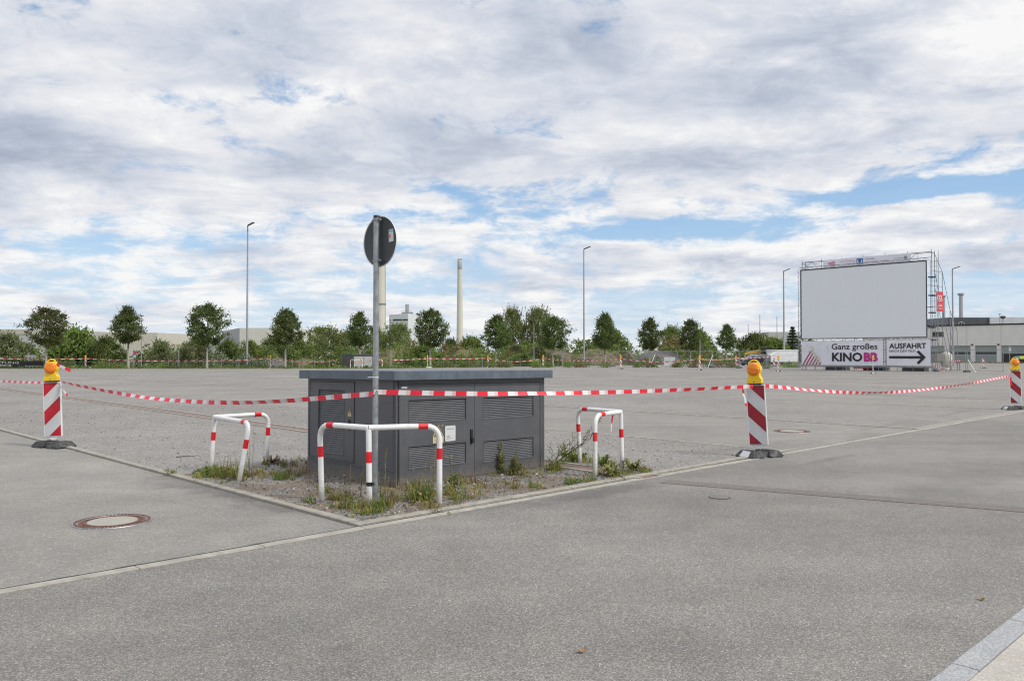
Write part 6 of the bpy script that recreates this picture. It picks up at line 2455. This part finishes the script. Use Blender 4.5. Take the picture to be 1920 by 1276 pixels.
for px, py, ang_, kind, lab in far:
    g = G(px, py)
    tilt_ = rad(4) if "tilted" in lab else 0
    if kind not in protos and not tilt_:
        protos[kind] = make_beacon(lab, g, rad(ang_), -1, 0, 0, rad(10), red_lens=kind == 1, lamp=kind != 2, group="small beacons on the far side of the car park")
    elif tilt_:
        make_beacon(lab, g, rad(ang_), -1, 0, -tilt_, rad(10), red_lens=True, group="small beacons on the far side of the car park")
    else:
        dup(protos[kind], g, rad(ang_), lab)
    tops_[px] = g + Vector((0, 0, 1.12))


def fartape(lab, a, b, sag, seed, w=.075):
    tape(lab, hang(a, b, sag, 24), w=w, red=.45, white=.34, pale=.08, seed=seed, twist=.2, group="far spans of red and white barrier tape")


F_ = lambda px, py, Y: P(px, py, Y)
T_ = tops_
fartape("far tape from the picture edge to the beacon before the broad bush", F_(-60, 668, 90), T_[160.5], .20, 1)
fartape("far tape between the beacons on both sides of the biggest maple", T_[160.5], T_[507.5], .30, 2)
fartape("far tape falling from the beacon by the tallest lamp to the striped bollards", T_[507.5], F_(630, 676, 90), .25, 3, .05)
fartape("far tape between the far small cabinet and the beacon beneath the power plant maple", F_(735, 674.5, 92), T_[801.5], .05, 4)
fartape("far tape between the beacon beneath the power plant maple and the tilted beacon", T_[801.5], T_[915.5], .05, 5)
fartape("far tape sagging between the tilted beacon and the beacon at the poplar maples", T_[915.5], T_[1018.5], .42, 6)
fartape("far tape crossing the middle street lamp to the beacon at the earth mound", T_[1018.5], T_[1164], .30, 7)
fartape("far tape passing behind the white notice board", T_[1164], T_[1312], .30, 8)
fartape("far tape from the beacon past the notice board to the car bonnet", T_[1312], T_[1380.5], .12, 9)
fartape("far tape in front of the dark parked car", T_[1380.5], T_[1451.5] + Vector((0, 0, .25)), .12, 10)

# black and yellow bollard hoops beside the far cabinet
gmb = G(629.5, 689.5)
hb_ = thing("striped_bollard", "yellow and black striped bollard hoop beside the far small cabinet", "bollard", gmb)
path = bend([(-.32, 0, -.1), (-.32, 0, .98), (.32, 0, .98), (.32, 0, -.1)], .22, 6)
tot = sum((Vector(b) - Vector(a)).length for a, b in zip(path, path[1:]))
marks = [.22 * i for i in range(20)]
pts, ds = cut_stripes([Vector(p) for p in path], marks)
mb = MB(); mb.tube(pts, .06, 8, ks=[int((a + b) / 2 / .22) % 2 for a, b in zip(ds, ds[1:])])
mb.build("hoop", [pm("pale_yellow_paint", (.62, .50, .16), .5), M["black"]], hb_, smooth=40)

# far cabinet with its guards
fc = G(682, 689.8)
Yc = fc.y
fcb = thing("transformer_cabinet", "small distant cabinet, dark at one end with pale doors, inside white guards", "utility cabinet", fc, 0, "grey transformer cabinets on the car park")
fw = lambda px: (px - 682) / FPX * Yc
mb = MB(); mb.hexa([(fw(637.5), 1.2, 0), (fw(661), 0, 0), (fw(703), 0, 0), (fw(703), 2.4, 0), (fw(640), 2.4, 0)], [(fw(637.5), 1.2, 1.52), (fw(661), 0, 1.52), (fw(703), 0, 1.52), (fw(703), 2.4, 1.52), (fw(640), 2.4, 1.52)])
mb.build("body", M["cab"], fcb)
mb = MB(); mb.hexa([(fw(637), 1.15, 1.525), (fw(661), -.08, 1.525), (fw(704), -.08, 1.525), (fw(704), 2.5, 1.525), (fw(638), 2.5, 1.525)], [(fw(637), 1.15, 1.63), (fw(661), -.08, 1.63), (fw(704), -.08, 1.63), (fw(704), 2.5, 1.63), (fw(638), 2.5, 1.63)])
mb.build("roof", M["roof"], fcb)
for a, b in ((664, 681.5), (682, 698)):
    mb = MB(); mb.box(fw(a), -.03, .02, fw(b), -.002, 1.36); dr = mb.build("door", pm("pale_door_paint", (.50, .49, .47), .5), fcb)
    mb = MB(); mb.box(fw(b - 4), -.05, .75, fw(b - 3.4), -.031, .95); mb.build("handle", M["black"], dr)
mb = MB(); mb.box(fw(684), -.036, .1, fw(690), -.0305, .3); mb.build("vent", M["cabdark"], fcb)
make_guard("tiny distant white guard at the dark end of the far small cabinet", G(665, 690.3), [G(657, 690), G(679, 690.2)], .98, r=.045)
make_guard("tiny distant white guard at the end of the far cabinet just past the sign pole", G(708, 690), [G(716.5, 690), G(700, 690.4)], .98, r=.045)

# ------------------------------------------------------------------ building-site fence
def fence_panel(label, a, b, h=2.0, strut=False):
    a, b = Vector(a), Vector(b)
    d = (b - a); w = d.length
    t = thing("site_fence", label, "site fence", a, math.atan2(d.y, d.x), "mesh fence panels of the building site")
    mb = MB()
    mb.tube(bend([(.05, 0, .06), (.05, 0, h), (w - .05, 0, h), (w - .05, 0, .06)], .12, 4), .026, 6)
    mb.tube([(.05, 0, .18), (w - .05, 0, .18)], .02, 5)
    mb.build("frame", M["galv"], t)
    mb = MB()
    n = int(w / .16)
    for i in range(1, n):
        x = .05 + (w - .1) * i / n
        mb.tube([(x, 0, .18), (x, 0, h)], .004, 3, cap=False)
    for z in (.6, 1.0, 1.45):
        mb.tube([(.05, 0, z), (w - .05, 0, z)], .005, 3, cap=False)
    mb.build("mesh_infill", M["galv"], t)
    mb = MB()
    mb.hexa([(-.16, -.36, 0), (.16, -.36, 0), (.16, .36, 0), (-.16, .36, 0)], [(-.11, -.3, .15), (.11, -.3, .15), (.11, .3, .15), (-.11, .3, .15)])
    mb.build("foot_block", M["rubber"], t, bevel=.01)
    return t


fpx = [(1150, 687), (1192, 687.5), (1228, 687.5), (1270, 688.2), (1295, 688.6), (1336, 689.2), (1386, 690), (1437, 691), (1497, 692.6)]
flab = ["mesh fence panel before the earth mound", "mesh fence panel before the gravel heap", "mesh fence panel just before the white notice board", "mesh fence panel right behind the notice board end",
        "mesh fence panel behind the beacon past the notice board", "mesh fence panel between the strut and the car", "mesh fence panel in front of the dark car", "mesh fence panel in front of the white trailer"]
for (a, b, lab) in zip(fpx, fpx[1:], flab):
    fence_panel(lab, G(*a), G(*b))
fence_panel("mesh fence panel before the hall gates, near the beacon at the picture edge", G(1813, 697.5), G(1882, 699))
fence_panel("mesh fence panel at the foot of the raking scaffold", G(1756, 696.5), G(1812, 697.4))
for (p, q, lab) in (((1219, 688.5), (1228, 664), "pale leaning strut of the fence before the gravel heap"), ((1327, 689.5), (1336.5, 665), "pale leaning strut of the fence past the notice board"), ((1829, 698), (1815, 674), "thin leaning strut of the fence before the hall gates")):
    a = G(*p)
    b = P(q[0], q[1], a.y + .9)
    mb = MB(); mb.tube([a, b], .04, 6)
    tag(mb.build("fence_strut", pm("pale_strut", (.6, .62, .55), .5)), lab, "fence strut", "leaning fence struts")
# notice board on the fence
nb = thing("notice_board", "white notice board with faint drawings hung on the building site fence", "notice board", G(1255, 687.9))
Yn = G(1255, 687.9).y - .15
nb.location.y -= .15
mb = MB()
zx = lambda px: (px - 1255) / FPX * Yn
z0, z1 = P(1255, 685.3, Yn).z, P(1255, 669.2, Yn).z
mb.box(zx(1244.8), -.02, z0, zx(1265.2), .02, z1); mb.build("panel", M["paper"], nb)
mb = MB()
for i in range(5):
    x = zx(1247.5 + i * 3.4)
    zz = z1 - .45 - .1 * (i % 2)
    mb.tube([(x, -.03, zz), (x + .05, -.03, zz - .14), (x + .13, -.03, zz + .05)], .018, 4)
text_fit(mb, "Flugfeld", (zx(1256.5), z0 + .09, zx(1264), z0 + .2), lambda x, z: (x, -.03, z), 0, .03)
mb.build("print", M["inkgrey"], nb)
for px, py, lab in ((1232, 687.3, "white sandbag beside the fence foot before the gravel heap"), (1294.5, 688.2, "white sandbag beside the fence foot past the notice board"), (167, 690.2, "pale sandbag lying by the edge-on beacon before the broad bush"), (804, 690, "pale sandbag at the beacon beneath the power plant maple")):
    mb = MB()
    r = random.Random(int(px))
    prof = [(.0, 0), (.30, .0), (.36, .06), (.30, .13), (.12, .16), (0, .15)]
    mb.lathe([(a, b) for a, b in prof], 10)
    o = mb.build("sandbag", M["paper"], None, smooth=60)
    o.scale = (1.1, .6, 1)
    o.location = G(px, py)
    tag(o, lab, "sandbag", "pale sandbags")
mb = MB(); mb.box(-.3, -.25, 0, .3, .25, .3)
o = mb.build("blue_crate", pm("blue_plastic", (.04, .12, .22), .5), None, bevel=.02); o.location = G(1299.5, 688.3); tag(o, "small blue crate by the fence foot past the notice board", "crate")


# ------------------------------------------------------------------ heaps and mounds
def mound(name, label, px, hw, yt, Y, mat, depth, seed, rough=.35, weeds=0):
    g = gat(px, Y)
    H = P(px, yt, Y).z
    w = hw / FPX * Y
    mb = MB()
    n, m = 40, 16
    pts, fs = [], []
    for j in range(m + 1):
        for i in range(n + 1):
            x = -1 + 2 * i / n
            y = -1 + 2 * j / m
            q = max(0, 1 - (abs(x) ** 2.2 + abs(y) ** 2))
            k = noise.noise(Vector((x * 3 + seed, y * 3, seed))) * rough + noise.noise(Vector((x * 9 + seed, y * 9, seed))) * rough * .35
            pts.append((x * w, y * depth, H * q ** .75 * (1 + k) - .05))
    for j in range(m):
        for i in range(n):
            a = j * (n + 1) + i
            fs.append((a, a + 1, a + n + 2, a + n + 1))
    mb.add(pts, fs)
    o = mb.build(name, mat, None, smooth=60)
    o.location = g
    if weeds:
        r = random.Random(seed * 3)
        wm = MB()
        for _ in range(int(weeds)):
            a, c_ = r.uniform(0, n), r.uniform(0, m * .75)
            p = Vector(pts[int(c_) * (n + 1) + int(a)])
            leaf_quads(wm, p + Vector((0, 0, .12)), 16, r.uniform(.12, .3), .17, r, r.choice((0, 0, 1, 2)))
        wm.build("weed_cover", [M["brightl"], M["brownl"], M["bushl"]], o)
    return tag(o, label, "heap", "heaps of earth and stone on the building site")


mound("gravel_heap", "dark grey gravel heap behind the fence and the limed maple trunk", 1236, 50, 656.5, 132, M["heap"], 7, 1, .15)
mound("earth_mound", "pale earth mound at the far side of the striped beacon past the middle lamp", 1125, 62, 657, 128, M["earth"], 8, 2, weeds=230)
mound("earth_mound", "long brown earth bank under the poplars", 1040, 62, 656, 134, M["earth"], 8, 3, weeds=230)
mound("earth_mound", "overgrown mound with rusty plants between the far cabinet and the power plant maple", 742, 48, 653.5, 132, M["wild"], 9, 4, weeds=230)
mound("earth_mound", "overgrown mound with bare slopes at the foot of the slim chimney", 868, 62, 655, 130, M["wild"], 9, 5, weeds=230)
mound("gravel_heap", "low grey rubble heap behind the edge-on beacon by the tallest lamp", 513, 27, 670, 104, M["heap"], 3, 6, weeds=25)
mound("gravel_heap", "low brownish rubble heap under the maple past the tallest lamp", 572, 36, 673, 106, M["earth"], 3, 7, weeds=45)
mound("gravel_heap", "small pale stone heap before the gravel heap", 1178, 14, 659, 126, M["earth"], 3, 8)


# ------------------------------------------------------------------ car, trailer, excavator
carY = 118.0
car = thing("parked_car", "dark grey estate car parked in front of the white trailer, seen from the side", "car", gat(1414, carY), rad(14))
paint = pm("car_paint", (.035, .040, .048), .25, var=.05, coat=.7)
glass = pm("car_glass", (.16, .19, .22), .08, var=.3, scale=1.5)
LX = 2.15     # half length; the car looks to -x
body = [(-LX, .30), (-LX - .02, .62), (-LX + .12, .86), (-LX + 1.05, 1.03), (LX - .1, 1.08), (LX, .95), (LX + .03, .45), (LX - .08, .30)]
arch = lambda cx: [(cx + .40 * math.cos(t), .33 + .40 * math.sin(t)) for t in [rad(a) for a in range(5, 176, 17)]]
under = [(LX - .08, .28)] + [p for p in arch(1.35)] + [p for p in arch(-1.32)] + [(-LX, .28)]
prof = body[:-1] + under
mb = MB()
n = len(prof)
mb.hexa([(x, -.90, z) for x, z in prof], [(x, .90, z) for x, z in prof])
mb.build("body", paint, car, bevel=.05)
gh = [(-1.10, 1.03), (-.35, 1.50), (.2, 1.60), (1.45, 1.57), (2.02, 1.08)]
mb = MB()
mb.hexa([(x, -.86 + max(0, z - 1.03) * .22, z) for x, z in gh], [(x, .86 - max(0, z - 1.03) * .22, z) for x, z in gh])
mb.build("roof", paint, car, bevel=.04)
for nm, w_ in (("side_window", [(-.72, 1.10), (-.22, 1.47), (.42, 1.52), (.42, 1.10)]), ("side_window", [(.50, 1.10), (.50, 1.52), (1.32, 1.50), (1.62, 1.12)])):
    mb = MB()
    for s_ in (-1, 1):
        mb.poly([(x, s_ * (.872 - max(0, z - 1.03) * .22), z) for x, z in w_])
    mb.build(nm, glass, car)
mb = MB()
mb.poly([(-1.055, -.74, 1.075), (-1.055, .74, 1.075), (-.415, .66, 1.475), (-.415, -.66, 1.475)])
o = mb.build("windscreen", glass, car); o.location = (-.03, 0, .012)
for cx in (-1.32, 1.35):
    for s_ in (-1, 1):
        A2 = Matrix(((1, 0, 0), (0, 0, s_), (0, 1, 0)))
        mb = MB(); mb.lathe([(.20, -.2), (.33, -.2), (.345, -.1), (.33, 0.0), (.22, .01)], 20, (cx, s_ * .86, .335), axis=A2)
        w_ = mb.build("wheel", M["black"], car, smooth=40)
        mb = MB(); mb.lathe([(.225, .0), (.2, .02), (.05, .015), (0, .02)], 10, (cx, s_ * .868, .335), axis=A2)
        mb.build("rim", M["galv"], w_)
for s_ in (-1, 1):
    mb = MB(); mb.box(-LX - .035, s_ * .70 - .16, .66, -LX + .12, s_ * .70 + .16, .78); mb.build("headlight", M["refl"], car)
    mb = MB(); mb.box(-.80, s_ * 1.02 - .1, 1.0, -.66, s_ * 1.02 + .1, 1.16); mb.build("mirror", paint, car, bevel=.03)
mb = MB(); mb.box(-LX - .045, -.26, .42, -LX - .03, .26, .53); mb.build("number_plate", M["paper"], car)

trl = thing("box_trailer", "white tarpaulin trailer with a sloping front, behind the dark car", "trailer", gat(1467, 116), rad(-2))
tw = lambda px: (px - 1467) / FPX * 116
tp = pm("tarpaulin", (.78, .79, .78), .6, var=.06, scale=1.2, bump=.3, bscale=3)
z0, z1 = .55, P(1467, 655.5, 116).z
mb = MB()
mb.hexa([(tw(1442), -1.0, z0), (tw(1493.5), -1.0, z0), (tw(1493.5), 1.0, z0), (tw(1442), 1.0, z0)], [(tw(1442), -1.0, z0 + .9), (tw(1493.5), -1.0, z1), (tw(1493.5), 1.0, z1), (tw(1442), 1.0, z0 + .9)][:0] or [(tw(1442), -1.0, 1.5), (tw(1493.5), -1.0, 1.5), (tw(1493.5), 1.0, 1.5), (tw(1442), 1.0, 1.5)])
mb.hexa([(tw(1442), -.998, 1.501), (tw(1493.4), -.998, 1.501), (tw(1493.4), .998, 1.501), (tw(1442), .998, 1.501)], [(tw(1459), -.99, z1), (tw(1493.3), -.99, z1), (tw(1493.3), .99, z1), (tw(1440), .99, z1)])
mb.build("tarpaulin", tp, trl, bevel=.03)
mb = MB(); mb.box(tw(1441.5), -1.02, .45, tw(1494), 1.02, .549); mb.build("chassis", M["galvd"], trl)
mb = MB(); mb.tube([(tw(1441.5), 0, .48), (tw(1432), 0, .48)], .05, 6); mb.build("drawbar", M["galvd"], trl)
mb = MB(); mb.box(tw(1434.5), -.7, .56, tw(1441.3), .7, 1.45); mb.build("front_box", M["galvd"], trl, bevel=.03)
for px in (1470, 1477.5):
    for s_ in (-1, 1):
        A2 = Matrix(((1, 0, 0), (0, 0, s_), (0, 1, 0)))
        mb = MB(); mb.lathe([(.12, -.1), (.27, -.1), (.28, 0), (.16, .08), (0, .06)], 16, (tw(px), s_ * .9, .28), axis=A2); mb.build("wheel", M["black"], trl, smooth=40)

exY = 130
ex_ = thing("excavator", "yellow excavator with lowered arm half hidden behind the dark car", "excavator", gat(1428, exY))
ey = pm("excavator_yellow", (.50, .30, .05), .5, var=.12, dirt=(.2, .15, .08), dirt_amt=.5)
xe = lambda px: (px - 1428) / FPX * exY
ze = lambda py: P(1428, py, exY).z
mb = MB()
for pth in ([(1396, 663.5), (1412, 660), (1424, 659), (1432, 664)],):
    lo, hi = [], []
    pp = [(xe(a), ze(b)) for a, b in pth]
    for (x, z), w_ in zip(pp, (.18, .26, .32, .30)):
        lo.append((x, z + w_)); hi.append((x, z - w_))
    poly = lo + hi[::-1]
    mb.prism([(x, -.2, z) for x, z in poly], (0, .4, 0))
mb.build("boom", ey, ex_, bevel=.03)
mb = MB(); q_ = [(xe(1396), ze(662.5)), (xe(1398.5), ze(663)), (xe(1397.5), ze(678)), (xe(1395), ze(676))]
mb.prism([(x, -.16, z) for x, z in q_], (0, .32, 0)); mb.build("stick", ey, ex_, bevel=.02)
mb = MB(); q_ = [(xe(1393), ze(676)), (xe(1398), ze(677)), (xe(1400), ze(683)), (xe(1392), ze(684))]
mb.prism([(x, -.4, z) for x, z in q_], (0, .8, 0)); mb.build("bucket", M["signback"], ex_)
mb = MB(); mb.box(xe(1428), -1.0, 1.0, xe(1450), 1.0, 2.1); mb.build("engine_house", ey, ex_, bevel=.08)
mb = MB(); mb.box(xe(1427), -1.0, 1.4, xe(1438), .1, 2.75); mb.build("cab", M["cabdark"], ex_, bevel=.06)
for s_ in (-1, 1):
    mb = MB()
    pr2 = [(xe(1424) + .45 * math.cos(t) if a_ else xe(1450) + .45 * math.cos(t), .45 + .45 * math.sin(t)) for a_, t in [(1, rad(a)) for a in range(90, 271, 30)] + [(0, rad(a)) for a in range(-90, 91, 30)]]
    mb.prism([(x, s_ * .9 - .25, z) for x, z in pr2], (0, .5, 0)); mb.build("track", M["rubber"], ex_)

# ------------------------------------------------------------------ banner, small things
bb_ = thing("black_banner", "black newspaper banner with white letters on the verge at the picture edge", "banner", gat(20, 93.4))
kx = lambda px: (px - 20) / FPX * 93.4
kz = lambda py: P(20, py, 93.4).z
mb = MB()
mb.box(kx(-60), -.02, kz(688.3), kx(81), .02, kz(676.5)); mb.build("sheet", M["blackbanner"], bb_)
mb = MB()
fb_ = lambda x, z: (x, -.03, z)
text_fit(mb, "KREISZEITUNG", (kx(-46), kz(681.8), kx(36), kz(677.6)), fb_, 0, .012)
text_fit(mb, "Böblinger Bote", (kx(-34), kz(687.2), kx(15), kz(682.6)), fb_, 0, .03)
mb.prism([(kx(16), -.03, kz(683.2)), (kx(22), -.03, kz(683.2)), (kx(21), -.03, kz(686.2)), (kx(19), -.03, kz(687.2)), (kx(17), -.03, kz(686.2))], (0, .004, 0), 1)
text_fit(mb, "Bürgernah im Kreis", (kx(48), kz(688), kx(80), kz(684.4)), fb_, 0, .03)
mb.build("lettering", [M["paper"], M["refl"]], bb_)
mb = MB()
for px in (-58, 54, 80):
    mb.tube([(kx(px), .05, -.1), (kx(px), .05, kz(660 if px == 54 else 675))], .04, 6)
mb.build("support_post", M["paper"], bb_)
ws = thing("white_arrow_sign", "small white arrow shaped sign above the black banner", "sign", gat(58, 93.9))
kx2 = lambda px: (px - 58) / FPX * 93.9
mb = MB()
q_ = [(48, 667), (56, 664.5), (58, 666), (70, 665), (70, 669), (58, 669.5), (56, 671)]
mb.prism([(kx2(a), -.2, P(58, b, 93.9).z) for a, b in q_], (0, .03, 0)); mb.build("panel", M["paper"], ws)
mb = MB(); mb.tube([(0, -.14, 0), (0, -.14, P(58, 666, 93.9).z)], .03, 6); mb.build("post", M["galv"], ws)

rsn = thing("road_sign", "small rectangular road sign on a post before the open hall gate", "traffic sign", gat(1893, 128))
mb = MB(); mb.tube([(0, 0, -.1), (0, 0, P(1893, 648, 128).z)], .05, 8); mb.build("post", M["galv"], rsn)
mb = MB(); w_ = 2.9 / FPX * 128; mb.box(-w_, -.09, P(1893, 661, 128).z, w_, -.055, P(1893, 649, 128).z); mb.build("panel", M["galvd"], rsn)
mb = MB(); mb.poly([(-w_ * .7, -.095, P(1893, 657, 128).z), (w_ * .7, -.095, P(1893, 657, 128).z), (0, -.095, P(1893, 651, 128).z)]); mb.build("mark", M["paper"], rsn)
yb_ = thing("gate_banner", "blue and yellow banner hung in the open hall gate", "banner", gat(1913, 140))
mb = MB(); wq = lambda px: (px - 1913) / FPX * 140
for a, b, k in ((1906, 1912, 0), (1912.05, 1922, 1), (1922.05, 1932, 2)):
    mb.box(wq(a), 0, P(1913, 672.5, 140).z, wq(b), .05, P(1913, 667, 140).z, k)
mb.build("sheet", [pm("banner_blue", (.10, .30, .45), .6), pm("banner_lime", (.55, .60, .10), .6), M["paper"]], yb_)
mb = MB()
for a in (1905, 1932):
    mb.tube([(wq(a), .06, 0), (wq(a), .06, P(1913, 666, 140).z)], .04, 6)
mb.build("post", M["galvd"], yb_)

# gear under the raking scaffold
tank = thing("white_tank", "pale tank and crate standing under the raking scaffold bay", "tank", gat(1772, 82))
tz = lambda px: (px - 1772) / FPX * 82
mb = MB(); mb.lathe([(.0, .3), (.45, .35), (.55, .6), (.55, 1.5), (.4, 1.75), (0, 1.8)], 18, (tz(1774), 0, 0)); mb.build("tank", pm("tank_cream", (.55, .52, .44), .5), tank, smooth=50)
mb = MB(); mb.box(tz(1752), -.4, .9, tz(1768), .4, 1.7); mb.box(tz(1752), -.38, .0, tz(1768), .38, .2); mb.build("crate", pm("crate_olive", (.28, .28, .24), .6), tank, bevel=.03)
bar = thing("striped_barrier", "red and white striped barrier beam at the foot of the scaffold", "barrier", gat(1793, 80))
bz_ = P(1793, 677.5, 80).z
mb = MB()
bl = [(px - 1793) / FPX * 80 for px in range(1782, 1804, 2)]
for i, (a, b) in enumerate(zip(bl, bl[1:])):
    mb.box(a, 0, bz_ - .06 + i * .01, b - .001, .05, bz_ + .06 + i * .01, i % 2)
mb.build("beam", [M["paper"], M["red"]], bar)
mb = MB()
for x in (bl[1], bl[-2]):
    mb.tube([(x, .08, 0), (x, .08, bz_)], .04, 6)
mb.build("leg", M["galvd"], bar)
wf = tape("red and white tape slung low between the scaffold feet", through([P(1752, 685, 77), P(1760, 692, 78), P(1775, 694, 79), P(1784, 682, 79.5)], 8), w=.10, red=.45, white=.4, pale=.05, seed=31, group="far spans of red and white barrier tape")
